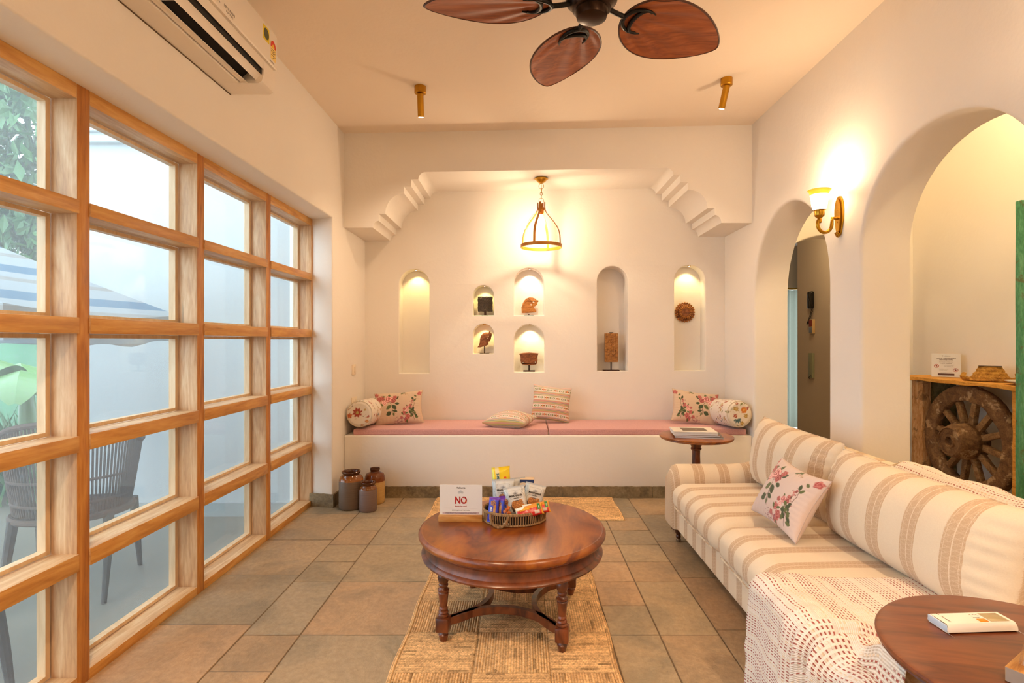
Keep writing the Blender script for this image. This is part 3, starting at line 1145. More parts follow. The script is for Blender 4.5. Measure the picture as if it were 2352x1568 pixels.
# ------------------------------------------------------------------ ceiling fan
fan = thing('ceiling_fan', 'ceiling fan with five dark brown leaf shaped blades', 'ceiling fan', (.272, 2.13, zc(.27)))
dz = -.362
bm = new()
lathe(bm, [(.0, dz - .040), (.040, dz - .038), (.058, dz - .030), (.064, dz - .012), (.064, dz)], 40); obj('lower_cap', bm, M_BRONZE, fan)
bm = new()
lathe(bm, [(.064, dz), (.076, dz + .004), (.082, dz + .02), (.100, dz + .035), (.105, dz + .06), (.10, dz + .085), (.07, dz + .11), (.03, dz + .12)], 40); obj('motor_housing', bm, M_BRONZE, fan)
bm = new(); tube(bm, [(0, 0, dz + .11), (0, 0, -.05)], .013, 12); obj('downrod', bm, M_BRONZE, fan)
bm = new(); lathe(bm, [(.02, -.075), (.05, -.06), (.068, -.03), (.07, .02)], 32); obj('canopy', bm, M_BRONZE, fan)
M_BLADE = wood('blade_wood', C('6e351a'), C('934c24'), C('b06434'), 'X', .5, 1.2, rand=False)
M_EDGE = simple('blade_rim', C('4a2614'), .45)
def blade(th):
    rt = bpy.data.objects.new('blade', None)
    bm = new()
    L, W = .495, .165
    nu, nv = 64, 40
    def hwid(u):
        return W * (math.sin(PI * min(1, max(0, u)) ** .78) ** .62) * (1 - .10 * u)
    grid = {}
    for sg in (1, -1):
        for i in range(nu + 1):
            u = .5 - .5 * math.cos(PI * i / nu)
            for j in range(nv + 1):
                v = -1 + 2 * j / nv
                x = L * u; y = hwid(u) * v
                ang = math.atan2(y, x + .045)
                rr = math.hypot(x + .045, y)
                env = min(1, max(0, 1 - abs(v)) * 5) * min(1, (1 - u) * 3) * min(1, max(0, u - .06) * 6)
                z = .0035 * math.cos(ang * 22) * env
                z += -.10 * y * y / W * 1.0 - .02 * u * u
                z += (.003 if sg == 1 else -.003)
                grid[sg, i, j] = bm.verts.new((x, y, z))
    for sg in (1, -1):
        for i in range(nu):
            for j in range(nv):
                q = [grid[sg, i, j], grid[sg, i + 1, j], grid[sg, i + 1, j + 1], grid[sg, i, j + 1]]
                bm.faces.new(q)
    for i in range(nu):
        for j in (0, nv):
            bm.faces.new((grid[1, i, j], grid[1, i + 1, j], grid[-1, i + 1, j], grid[-1, i, j]))
    bmesh.ops.remove_doubles(bm, verts=bm.verts, dist=1e-5)
    M = Matrix.Rotation(th, 4, 'Z') @ Matrix.Translation((.160, 0, dz + .025)) @ Matrix.Rotation(R(-11), 4, 'X')
    bmesh.ops.transform(bm, matrix=M, verts=bm.verts)
    b = obj('blade', bm, M_BLADE, fan, ang=60)
    bpy.data.objects.remove(rt)
    bm = new()
    ed = []
    for i in range(0, 41):
        u = .5 - .5 * math.cos(PI * i / 40); ed.append((L * u, hwid(u), -.10 * hwid(u) ** 2 / W - .02 * u * u))
    for i in range(39, 0, -1):
        u = .5 - .5 * math.cos(PI * i / 40); ed.append((L * u, -hwid(u), -.10 * hwid(u) ** 2 / W - .02 * u * u))
    tube(bm, ed, .0045, 6, closed=True)
    bmesh.ops.transform(bm, matrix=M, verts=bm.verts)
    obj('blade_rim', bm, M_EDGE, b)
    bm = new()
    tube(bm, [(-.075, 0, 0), (-.04, 0, -.006), (-.005, 0, -.010)], .010, 10)
    for k, rr in ((1, .058), (.62, .050)):
        pts = []
        for i in range(17):
            a = R(-118 + 236 * i / 16)
            pts.append((.075 - .078 * k * math.cos(a) * (1 if k == 1 else .75) - (0 if k == 1 else .0), .062 * math.sin(a) * (1 if k == 1 else .98), -.012))
        tube(bm, pts, [.003 + .006 * math.sin(PI * i / 16) for i in range(17)], 8)
    bmesh.ops.transform(bm, matrix=M, verts=bm.verts)
    obj('blade_bracket', bm, M_BLACK, b)
for a in (103, 26, -44, -112, 182):
    blade(R(a))

# ------------------------------------------------------------------ ceiling spot cylinders
def spot(label, x, y, lean, power, group='brass ceiling spotlights', tgt=None):
    z = zc(x)
    t = thing('ceiling_spotlight', label, 'spotlight', (x, y, z), 0, group)
    bm = new(); lathe(bm, [(.0, -.045), (.034, -.045), (.037, -.042), (.037, .004)], 32); obj('mount', bm, M_BRASSO, t)
    d = Vector(lean).normalized()
    q = d.to_track_quat('-Z', 'Y').to_matrix().to_4x4()
    M = Matrix.Translation((0, 0, -.05)) @ q
    bm = new(); lathe(bm, [(.018, .008), (.021, .004), (.021, -.135), (.017, -.136), (.017, -.128)], 28, M, cap0=True, cap1=False); obj('barrel', bm, M_BRASSO, t)
    bm = new(); lathe(bm, [(.017, -.134), (.015, -.137), (.008, -.139), (0, -.1395)], 24, M, cap0=False, cap1=False); obj('lens', bm, M_GLOWW, t)
    p = M @ Vector((0, 0, -.146))
    lo = lamp('SPOT', 'spotlight_beam', Vector((x, y, z)) + p, power, WARM2, .02, Vector((x, y, z)) + p + d, 120, .9)
    return t
spot('small brass ceiling spotlight left of the fan, above the alcove', -.66, 3.50, (-.02, .32, -1), 22)
spot('small brass ceiling spotlight right of the fan, above the sofa end', 1.31, 3.48, (-.16, .22, -1), 16)
for x_, y_, l_ in ((-.66, .55, 'brass ceiling spotlight over the near part of the room, left one, unseen, added as fill light'),
                   (1.31, .55, 'brass ceiling spotlight over the near part of the room, right one, unseen, added as fill light'),
                   (-.66, -1.2, 'brass ceiling spotlight by the rear wall, left one, unseen, added as fill light'),
                   (1.31, -1.2, 'brass ceiling spotlight by the rear wall, right one, unseen, added as fill light')):
    spot(l_, x_, y_, (0, .12, -1), 52)  # added unseen spots, near and behind the camera, for warm fill

# ------------------------------------------------------------------ pendant lantern
M_GOLD = simple('orange_gold_metal', C('b0701c'), .4, .25)
pend = thing('pendant_lantern', 'brass cage pendant lantern with clear glass hanging in the alcove', 'pendant lamp', (.155, 4.46, 2.562))
bm = new(); lathe(bm, [(.056, .0), (.057, -.006), (.045, -.012), (.036, -.022), (.022, -.034), (.006, -.040), (0, -.042)], 36); obj('ceiling_rose', bm, M_BRASS, pend)
def ring(bm, c, rx, rz, plane, r=.0022, n=20):
    pts = []
    for i in range(n):
        a = 2 * PI * i / n
        pts.append((c[0] + (rx * math.cos(a) if plane == 'x' else 0), c[1] + (rx * math.cos(a) if plane == 'y' else 0), c[2] + rz * math.sin(a)))
    tube(bm, pts, r, 6, closed=True)
bm = new()
ring(bm, (0, 0, -.062), .020, .022, 'x')
ring(bm, (0, 0, -.098), .007, .018, 'y'); ring(bm, (0, 0, -.124), .009, .015, 'x'); ring(bm, (0, 0, -.150), .007, .018, 'y')
ring(bm, (0, 0, -.182), .020, .022, 'x', .0016)
obj('chain', bm, M_BRASS, pend)
bm = new(); tube(bm, [(0, 0, -.04), (.004, 0, -.1), (-.003, 0, -.15), (0, 0, -.22)], .0015, 6); obj('flex', bm, M_BRASSO, pend)
zt, zb = -.195, -.565
def cage_r(z):
    u = (zt - z) / (zt - zb)
    return float(np.interp(u, [0, .10, .18, .25, .31, .37, .44, .51, .58, .66, .75, 1], [.030, .029, .034, .047, .064, .084, .105, .124, .140, .153, .161, .165]))
for k in range(4):
    a = R(-22 + 90 * k)
    bm = new(); pts = []
    for i in range(25):
        z = zt + (zb - zt) * i / 24
        rr = cage_r(z)
        pts.append((rr * math.cos(a), rr * math.sin(a), z))
    tube(bm, pts, .0135, 4, flat=(.25, 1.0), up=(math.cos(a), math.sin(a), 0)); obj('cage_strap', bm, M_GOLD, pend, ang=30)
bm = new(); lathe(bm, [(.166, zb + .022), (.170, zb + .022), (.170, zb - .004), (.166, zb - .004), (.166, zb + .022)], 56, cap0=False, cap1=False); obj('bottom_hoop', bm, M_GOLD, pend)
bm = new(); lathe(bm, [(.0, -.24), (.026, -.24), (.026, -.262), (.0, -.262)], 28); lathe(bm, [(.012, -.205), (.012, -.24)], 16); lathe(bm, [(.014, -.262), (.017, -.264), (.017, -.298), (.0, -.298)], 20)
obj('lamp_holder', bm, M_GOLD, pend)
bm = new()
gp = [(.030, -.262), (.040, -.272), (.075, -.30), (.105, -.34), (.128, -.40), (.138, -.47), (.140, -.545)]
lathe(bm, gp, 48, cap0=False, cap1=False); obj('glass_bell', bm, M_CLEAR, pend)
bm = new(); lathe(bm, [(.012, -.298), (.016, -.315), (.028, -.345), (.031, -.37), (.024, -.395), (.0, -.406)], 24); obj('bulb', bm, M_GLOWB, pend)
pl = lamp('POINT', 'pendant_light', (.155, 4.46, 2.562 - .43), 6.5, (1, .74, .5), .03)

# ------------------------------------------------------------------ niche downlights
NCOL = [(1, .75, .26), (1, .76, .24), (1, .76, .28), (1, .80, .60), (1, .84, .44), None, (1, .78, .34)]
desc = ['tiny recessed light at the top of the tall empty left niche', 'tiny recessed light in the niche above the dark textured block',
        'tiny recessed light in the niche above the standing horse head carving', 'tiny recessed light in the niche above the curled wooden carving',
        'tiny recessed light in the niche above the brown wooden bowl', None, 'tiny recessed light in the tall niche above the round carved disc']
for (c, hw, z0, z1), col, ds, nd in zip(NICHES, NCOL, desc, NDEP):
    if not col: continue
    t = thing('niche_light', ds, 'light', (c + .008, YB + .045, z1 - .004), 0, 'recessed lights in the wall niches')
    bm = new(); lathe(bm, [(.008, -.002), (.013, -.002), (.013, .004)], 20, cap0=False); obj('trim_ring', bm, M_BRASSO, t)
    bm = new(); lathe(bm, [(0, -.001), (.0085, -.001)], 16, cap0=False, cap1=False); obj('lens', bm, M_GLOWW, t)
    p = Vector((c + .008, YB + .045, z1 - .012))
    lamp('SPOT', 'niche_beam', p, 1.9 if hw > .1 else 1.1, col, .004, p + Vector((0, .35, -1)), 95, .6)

# ------------------------------------------------------------------ wall sconces on the right wall
def crackle():
    m = MB('lit_frosted_glass', (.95, .85, .7, 1), .35)
    m.b.inputs['Emission Color'].default_value = (1, .83, .52, 1)
    v = m.coord(); sp = m.n('SeparateXYZ'); m.put(sp.inputs[0], v)
    k = m.ramp(m.math('MULTIPLY', sp.outputs[2], 1 / .14), [(0, (1, 1, 1, 1)), (.72, (.8, .8, .8, 1)), (.85, (.10, .10, .10, 1)), (1, (.08, .08, .08, 1))])
    m.put(m.b.inputs['Emission Strength'], m.math('MULTIPLY', k, 5.0))
    return m.m
M_SHADE = crackle()
M_SHRIM = simple('amber_glass_rim', C('b07830'), .3)
def sconce(label, y, z, pw):
    t = thing('wall_sconce', label, 'wall lamp', (XR, y, z), 0, 'brass wall sconces')
    # back plate (faces -x)
    bm = new()
    pl_ = []
    for i in range(33):
        u = -1 + 2 * i / 32
        pl_.append((.034 * (1 - abs(u) ** 2.2) ** .6 * (1 + .25 * u) + .004, u * .112))
    out = [(a, b) for a, b in pl_] + [(-a, b) for a, b in reversed(pl_)]
    prism(bm, out, 0, -.010, lambda u, v, d: (d, u, v))
    inn = [(a * .72, b * .86) for a, b in out]
    prism(bm, inn, -.010, -.018, lambda u, v, d: (d, u, v))
    obj('back_plate', bm, M_BRASS, t)
    bm = new()
    for k in range(5):
        a = R(-50 + 25 * k)
        tube(bm, [(-.012, 0, -.085), (-.02, .018 * math.sin(a), -.085 - .02 * math.cos(a)), (-.012, .028 * math.sin(a), -.088 - .034 * math.cos(a))], [.004, .006, .002], 6)
    obj('shell_ornament', bm, M_BRASS, t)
    for zz in (-.035, .035):
        bm = new()
        lathe(bm, [(.005, 0), (.004, .004), (0, .005)], 10, Matrix.Translation((-.018, 0, zz)) @ Matrix.Rotation(-PI / 2, 4, 'Y'))
        obj('screw_head', bm, M_BRASS, t)
    bm = new()
    pts = [(-.012, 0, -.012), (-.045, 0, -.012)]
    for i in range(15):
        a = R(0 - 205 * i / 14)
        pts.append((-.088 + .040 * math.cos(a), 0, -.045 + .048 * math.sin(a)))
    tube(bm, pts, .0095, 12)
    obj('arm', bm, M_BRASS, t)
    cx = -.118
    bm = new(); lathe(bm, [(.008, -.045), (.012, -.040), (.012, -.022), (.010, -.018), (.024, -.006), (.026, 0), (.026, .024), (.034, .028), (.030, .030), (0, .03)], 28, Matrix.Translation((cx, 0, .005)))
    obj('cup', bm, M_BRASS, t)
    bm = new()
    lathe(bm, [(.026, 0), (.034, .006), (.040, .03), (.043, .06), (.048, .085)], 40, cap0=False, cap1=False)
    bmesh.ops.solidify(bm, geom=bm.faces, thickness=.002)
    o = obj('glass_shade', bm, M_SHADE, t); o.location = (cx, 0, .034)
    bm = new()
    lathe(bm, [(.048, .085), (.052, .100), (.060, .112), (.062, .113)], 40, cap0=False, cap1=False)
    bmesh.ops.solidify(bm, geom=bm.faces, thickness=.002)
    o = obj('shade_rim', bm, M_SHRIM, t); o.location = (cx, 0, .034)
    bm = new(); lathe(bm, [(0, 0), (.012, 0), (.014, .02), (.016, .04), (.010, .055), (0, .06)], 16)
    o = obj('bulb', bm, M_GLOWB, t); o.location = (cx, 0, .036)
    lamp('POINT', 'sconce_light', (XR + cx, y, z + .15), pw, (1, .73, .47), .022)
sconce('brass wall sconce with glowing frosted glass cup between the two arches', 3.07, 1.935, 4.4)
sconce('brass wall sconce beyond the large arch, outside the photo on the right', 1.50, 1.985, 3.6)
sconce('brass wall sconce nearest the rear wall, unseen, added as fill light', -.30, 1.985, 16.0)  # added out of view to lift ceiling and walls with warm fill

# hall lights (unseen ceiling fittings; the passage one is added to brighten its wall)
for x_, y_, l_, p_ in ((2.75, .8, 'round ceiling light in the hall behind the wall, nearer one', 26), (2.75, 3.3, 'round ceiling light in the hall above the console', 22), (3.0, 5.75, 'round ceiling light added to brighten the dark passage, unseen behind the arch', 7)):
    t = thing('hall_ceiling_light', l_, 'ceiling light', (x_, y_, 2.55 if y_ > 5 else 3.4), 0, 'round hall ceiling lights')
    bm = new(); lathe(bm, [(.10, 0), (.10, -.02), (.085, -.035)], 32, cap0=False, cap1=False); obj('rim', bm, M_BRASSO, t)
    bm = new(); lathe(bm, [(.085, -.035), (.05, -.042), (0, -.045)], 32, cap0=False); obj('diffuser', bm, emit('lit_opal_diffuser', (1, .78, .45, 1), 8), t)
    lamp('POINT', 'hall_light', (x_, y_, 2.44 if y_ > 5 else 3.29), p_, (1, .74, .40), .08)
# ------------------------------------------------------------------ built-in bench and its cushions
bm = new()
box(bm, XL, XR, YF, YB, 0, .486, .010)
t = obj('built_in_bench', bm, M_WALL, ang=50)
tag(t, 'long white plastered masonry bench built across the alcove', 'bench')
def pink():
    m = MB('pink_linen', C('cf9894'), .9, 0, .2)
    v = m.coord((260, 260, 260))
    n1 = m.noise(v, 1.0, 2, .6)
    m.color(m.ramp(n1, [(.3, C('c08c8a')), (.7, C('dca8a2'))]))
    m.bump(n1, .3, .002)
    m.b.inputs['Sheen Weight'].default_value = .2
    return m.m
M_PINK = pink()
for x0, x1, lb in ((-1.335, .203, 'left half of the pink bench seat pads in the alcove'), (.209, 1.765, 'right half of the pink bench seat pads in the alcove')):
    t = thing('bench_pad', lb, 'seat pad', ((x0 + x1) / 2, 4.535, .486), 0, 'pink seat pads on the bench')
    bm = new()
    softbox(bm, (x1 - x0) / 2, .268, .0225, .012, 16, Matrix.Translation((0, 0, .0225)), crown=.004,
            fn=lambda p: (p.x, p.y, p.z + .0015 * noise.noise(Vector((p.x * 6, p.y * 6, x0)))))
    obj('pad_body', bm, M_PINK, t, ang=60)
    bm = new()
    hx = (x1 - x0) / 2 - .006
    tube(bm, [(-hx, -.2645, .042), (hx, -.2645, .042)], .0022, 6)
    obj('piping', bm, M_PINK, t)

# ------------------------------------------------------------------ painted cloth patterns
M_PRINT = attr_cloth('printed_cotton')
M_EMB = attr_cloth('embroidered_cotton')
PKL, PKD, RED_ = (.56, .20, .17), (.36, .06, .06), (.22, .02, .03)
GRN, GRD, BRN = (.13, .15, .06), (.07, .09, .045), (.12, .05, .03)
def bouquet(P, x, y, k=1.0, ang=0.0, r=1.0):
    ca, sa = math.cos(ang), math.sin(ang)
    T = lambda a, b: (x + k * (a * ca - b * sa), y + k * (a * sa + b * ca))
    P.line([T(-1, 2), T(.6, -1.5), T(1.2, -5), T(1.0, -8)], .16, BRN)
    P.line([T(.9, -4), T(3, -7.5)], .12, BRN); P.line([T(1, -5), T(-1.5, -7)], .12, BRN)
    for a, b, an, L, W in ((0, -1, -2.4, 4.2, 1.3), (1, -1, -.9, 4.4, 1.35), (-4, 3, 2.6, 4, 1.1), (3, 3, .7, 3.2, 1.0), (1.2, -5, -.3, 3.5, .9), (0.3, -6, -2.7, 3.8, 1.5), (-1, 4.5, 1.5, 3, .8), (2.8, 0, -.2, 3.2, .9), (1.6, -6.5, -1.3, 2.6, .6)):
        p = T(a, b); P.leaf(p[0], p[1], an + ang, L * k, W * k, GRN if (a + b) % 2 > .8 else GRD)
    for a, b, rr, lo, hi in ((-1.4, 3.4, 2.3, PKD, (.85, .45, .40)), (-4.6, 1.0, 1.9, PKL, (.9, .55, .5)), (1.8, 2.0, 1.8, RED_, PKL), (2.9, 4.6, 1.4, PKD, PKL), (-5.8, 4.4, 1.6, PKD, PKL)):
        p = T(a, b); P.rose(p[0], p[1], rr * k * r, lo, hi, a)
def lilac(P, x, y, dx, dy, n, col, seed, sp=1.3):
    q = random.Random(seed)
    for i in range(n):
        u = q.random()
        P.dot(x + dx * u + q.gauss(0, sp * (1.1 - u)), y + dy * u + q.gauss(0, sp * (1.1 - u)), q.uniform(.12, .34), col if q.random() < .7 else tuple(c * .55 for c in col), .1)
def rose_print(uv, base, mirror=1):
    P = Painter(np.array(uv) * [mirror, 1], base)
    bouquet(P, -6.5, 3.0, 1.3)
    bouquet(P, 10.5, -3.5, .72, .5)
    lilac(P, 11, -1, 2, 8, 70, (.50, .16, .14), 2)
    P.line([(13, -12), (12.5, -6), (14.5, 2), (13.5, 6)], .14, BRN)
    for a in range(9):
        P.leaf(12.5 + 1.2 * math.cos(a * 2.1), -10 + a * .8, a * 1.9, 3.0, .95, GRD if a % 2 else GRN)
    P.leaf(13.5, 5, 2.0, 3.4, .9, GRD); P.leaf(14, 4, .9, 3, .8, GRN)
    for x, y, r in ((5, -6.5, 1.8), (8.0, -9.5, 2.1), (6.2, -12, 1.9), (2.6, -10.5, 1.4), (-16.5, 8, 2.2), (-18.5, 12, 1.8), (18, 11, 1.8), (-18, -3, 1.0)):
        P.rose(x, y, r, PKD, PKL, x)
    for x, y, a in ((4, -8, 2), (6, -7, .4), (7, -12, -1.8), (-14, 10, .2), (-15, 4, -1.2), (16, 8, 2.5), (2, 12, .3), (6, 13, 2.9)):
        P.leaf(x, y, a, 2.8, .7, GRN)
    lilac(P, -2, -13, 8, 2, 50, (.36, .16, .18), 4, 1.6)
    lilac(P, 2, 12.5, 7, -1, 16, (.40, .25, .12), 6, .8)
    return P.c
def floral_cushion(name, label, loc, rot, w, h, t, base, mirror=1, group='rose print cushions', seed=1, **k):
    th = thing(name, label, 'cushion', loc, rot, group)
    bm = new()
    uv = pillow(bm, w, h, t, 150, 104, seed=seed, M=Matrix.Translation((0, 0, 0)), **k)
    o = obj('cover', bm, M_PRINT, th, ang=75)
    paint_attr(o.data, rose_print(uv, base, mirror))
    bm = new(); pts = []
    for i in range(64):
        a = i / 64 * 4; sidx = int(a); f = -1 + 2 * (a - sidx)
        u, v = [(f, -1), (1, f), (-f, 1), (-1, -f)][sidx]
        pn = k.get('pinch', .07)
        x, y = u * w / 2 * (1 - pn * (1 - v * v)), v * h / 2 * (1 - pn * (1 - u * u))
        pts.append((x, y, k.get('bend', 0) * x * x * 4))
    tube(bm, pts, .0016, 6, closed=True)
    o2 = obj('seam', bm, simple('seam_thread', tuple(c * .8 for c in base[:3]) + (1,), .9), th)
    return th
def orient(right, up_):
    """rotation euler with local x -> right, local y -> up, z = normal"""
    x = Vector(right).normalized(); y = Vector(up_); y = (y - x * y.dot(x)).normalized(); z = x.cross(y)
    return Matrix((x, y, z)).transposed().to_euler()
ROSEB = (.62, .46, .33)
floral_cushion('floral_cushion', 'rose print cushion at the left end of the bench leaning on a bolster', (-1.035, 4.545, .665),
               orient((1, .10, .075), (-.05, .42, 1)), .405, .285, .115, ROSEB, 1, seed=1, pinch=.09)
floral_cushion('floral_cushion', 'rose print cushion at the right end of the bench leaning on a bolster', (1.45, 4.555, .668),
               orient((1, -.06, -.13), (.10, .42, 1)), .395, .285, .115, ROSEB, -1, seed=2, pinch=.09)

def stripe_print(uv, w, h, seed):
    P = Painter(uv, (.74, .66, .56))
    X, Y = P.P[:, 0], P.P[:, 1]
    cols = [(.62, .09, .06), (.50, .42, .10), (.14, .22, .14), (.70, .33, .06), (.16, .13, .20), (.62, .30, .22)]
    period = 7.4
    q = random.Random(seed)
    for r in range(-4, 5):
        yc = r * period
        for k, off in enumerate((-1.9, -1.35, -.85, -.35, .15, .65, 1.15, 1.75)):
            d = np.abs(Y - yc - off) - .16
            P.put(P.soft(d, .12), cols[(k + r) % 6])
        ym = yc + period / 2
        for c in range(-6, 7):
            xc = c * 5.2 + (2.6 if r % 2 else 0)
            kind = (c + r) % 2
            if kind:
                P.rose(xc, ym, .95, (.66, .08, .06), (.85, .42, .18), c)
                for s in (-1, 1):
                    P.leaf(xc + s * 1.9, ym, 0 if s > 0 else PI, -1.6, .55, (.20, .24, .07))
                    P.line([(xc + s * 2.0, ym - .8), (xc + s * 1.2, ym), (xc + s * 2.0, ym + .8)], .16, (.60, .10, .07))
            else:
                P.rose(xc, ym, .8, (.12, .13, .14), (.70, .60, .50), c)
                for s in (-1, 1):
                    P.line([(xc + s * 1.1, ym - .8), (xc + s * 1.9, ym), (xc + s * 1.1, ym + .8)], .2, (.20, .24, .08))
                    P.line([(xc + s * 1.8, ym - .7), (xc + s * 2.4, ym), (xc + s * 1.8, ym + .7)], .16, (.20, .24, .08))
    return P.c
def stripe_cushion(label, loc, rot, w, h, t, seed, **k):
    th = thing('striped_cushion', label, 'cushion', loc, rot, 'embroidered striped cushions')
    bm = new(); uv = pillow(bm, w, h, t, 130, 120, seed=seed, **k)
    o = obj('cover', bm, M_EMB, th, ang=75)
    paint_attr(o.data, stripe_print(uv, w, h, seed))
stripe_cushion('white embroidered striped cushion standing upright against the alcove wall', (.245, 4.63, .692), orient((1, .02, -.12), (.11, .33, 1)), .33, .305, .12, 3, pinch=.06)
stripe_cushion('white embroidered striped cushion lying flat on the pink bench pads', (-.10, 4.43, .583), orient((.93, -.36, .02), (.36, .93, .05)), .37, .31, .15, 5, pinch=.10, puff=.5)

# bolsters with crewel pattern
def crewel(P, w, h, seed):
    q = random.Random(seed)
    OR, RD, GN, TL, OC = (.60, .20, .04), (.36, .06, .04), (.22, .22, .07), (.08, .15, .16), (.45, .28, .06)
    n = int(w * h / 17)
    for i in range(n):
        x, y = q.uniform(-w / 2, w / 2), q.uniform(-h / 2, h / 2)
        k = q.random()
        if k < .25:
            r = q.uniform(.9, 1.7); c = q.choice((OR, RD, OC))
            for a in range(6):
                P.leaf(x, y, a * PI / 3 + q.random() * .3, r * 1.3, r * .36, c)
            P.dot(x, y, r * .34, (.75, .5, .25))
        elif k < .5:
            c = q.choice((GN, TL, OC, RD)); a0 = q.uniform(0, 6.28)
            for s in (-.6, 0, .6):
                P.leaf(x, y, a0 + s, q.uniform(1.6, 2.8), .42, c)
        elif k < .75:
            a0 = q.uniform(0, 6.28); pts = []
            R_ = q.uniform(.8, 1.6)
            for s in range(9):
                a = a0 + s * .6; rr = R_ * (1 - s * .09); pts.append((x + rr * math.cos(a), y + rr * math.sin(a)))
            P.line(pts, .10, q.choice((RD, GN, BRN)))
        else:
            P.line([(x, y), (x + q.uniform(-2, 2), y + q.uniform(-2, 2)), (x + q.uniform(-3, 3), y + q.uniform(-3, 3))], .09, q.choice((BRN, GN)))
            for s in range(4):
                P.dot(x + q.uniform(-1.6, 1.6), y + q.uniform(-1.6, 1.6), .2, q.choice((OR, RD, OC)), .1)
def bolster(label, loc, rot, L, r, seed):
    th = thing('bolster', label, 'bolster', loc, rot, 'crewel print bolsters')
    bm = new(); uv = []
    seg, nl = 96, 60
    e = .028
    prof_ = [(0.0, 0.0)] + [(rr, -.006 * (rr / r) ** 2 * 0) for rr in [r * k / 14 for k in range(1, 12)]]
    for k in range(1, 7):
        a = PI / 2 * k / 6
        prof_.append((r - e + e * math.sin(a), e - e * math.cos(a)))
    nb = len(prof_)
    for k in range(1, nl):
        prof_.append((r * (1 + .006 * math.sin(k * .5)), e + (L - 2 * e) * k / nl))
    for k in range(6, 0, -1):
        a = PI / 2 * k / 6
        prof_.append((r - e + e * math.sin(a), L - e + e * math.cos(a)))
    prof_ += [(r * k / 14, L) for k in range(11, 0, -1)] + [(0, L)]
    rows = []
    for pi_, (rr, y) in enumerate(prof_):
        row = []
        for i in range(seg if rr > 0 else 1):
            a = 2 * PI * i / seg
            row.append(bm.verts.new((rr * math.cos(a), y - L / 2, rr * math.sin(a))))
            if pi_ < nb: uv.append((rr * 100 * math.cos(a) , rr * 100 * math.sin(a)))
            else: uv.append(((a - PI) * r * 100 + 60, (y) * 100))
        rows.append(row)
    for a, b in zip(rows, rows[1:]):
        for i in range(seg):
            q = []
            for v in (a[i % len(a)], a[(i + 1) % len(a)], b[(i + 1) % len(b)], b[i % len(b)]):
                if v not in q: q.append(v)
            if len(q) > 2: bm.faces.new(q)
    o = obj('cover', bm, M_PRINT, th, ang=70)
    A = np.array(uv)
    P = Painter(A, (.76, .68, .58))
    crewel(P, 30, 30, seed)
    P2_ = Painter(A - [60, 25], (.76, .68, .58))
    crewel(P2_, 2 * PI * r * 100, 60, seed + 3)
    body = A[:, 0] > 20
    cols = np.where(body[:, None], P2_.c, P.c)
    if seed == 11:
        Q = Painter(A, (0, 0, 0)); Q.c = cols
        for a in range(8): Q.leaf(-1.5, 1.0, a * PI / 4 + .3, 4.2, 1.0, (.36, .06, .04))
        Q.dot(-1.5, 1, 1.2, (.45, .38, .12)); Q.rose(-7.5, -1.5, 1.9, (.36, .06, .04), (.62, .2, .06))
        cols = Q.c
    else:
        Q = Painter(A, (0, 0, 0)); Q.c = cols
        for a in range(6): Q.dot(3.5 + 1.6 * math.cos(a * 1.05), 3 + 1.6 * math.sin(a * 1.05), 1.0, (.62, .2, .04))
        Q.dot(3.5, 3, .8, (.8, .45, .1))
        for a in (3.5, 4.2, 5.0, 5.6, 0): Q.leaf(-2, -4, a, 3.4, .7, (.07, .14, .15))
        cols = Q.c
    paint_attr(o.data, cols)
    bm = new()
    tube(bm, [((r - .006) * math.cos(a), -L / 2 + .008, (r - .006) * math.sin(a)) for a in [2 * PI * i / 48 for i in range(48)]], .0028, 6, closed=True)
    obj('piping', bm, simple('cream_piping', (.66, .56, .42, 1), .9), th)
bolster('floral bolster at the left end of the bench, its round end facing out', (-1.272, 4.50, .642), (R(-3), 0, R(-2)), .50, .106, 11)
bolster('floral bolster at the right end of the bench, its round end facing out', (1.662, 4.46, .642), (R(-4), 0, R(6)), .50, .106, 23)

# ------------------------------------------------------------------ woods for furniture
def rosewood(name, dark, mid, light, sc=(3.2, 1.1, 3.2), rough=.3, coat=.35, swirl=2.2, fine=30):
    m = MB(name, mid, rough)
    v = m.coord(sc, rand=True)
    n = m.noise(v, 1.4, 3, .5, swirl)
    f = m.noise(v, fine, 4, .6)
    band = m.math('PINGPONG', m.math('MULTIPLY', n, 6.0), 1.0)
    k = m.math('ADD', m.math('MULTIPLY', band, .62), m.math('MULTIPLY', f, .38))
    m.color(m.ramp(k, [(.12, dark), (.45, mid), (.85, light)]))
    m.b.inputs['Coat Weight'].default_value = coat
    m.b.inputs['Coat Roughness'].default_value = .22
    m.bump(k, .05, .003)
    return m.m
M_TOP = rosewood('sheesham_top', C('5a240a'), C('82400f'), C('9f5a18'), coat=.25, swirl=1.6)
M_TOPD = rosewood('sheesham_turned', C('35150b'), C('5d2c16'), C('7c4020'), (5, 5, 2), .32, .3, 1.2)
M_TOPF = rosewood('walnut_top', C('4e240f'), C('693416'), C('79401e'), (12, 1.6, 12), .38, .15, .8, 14)

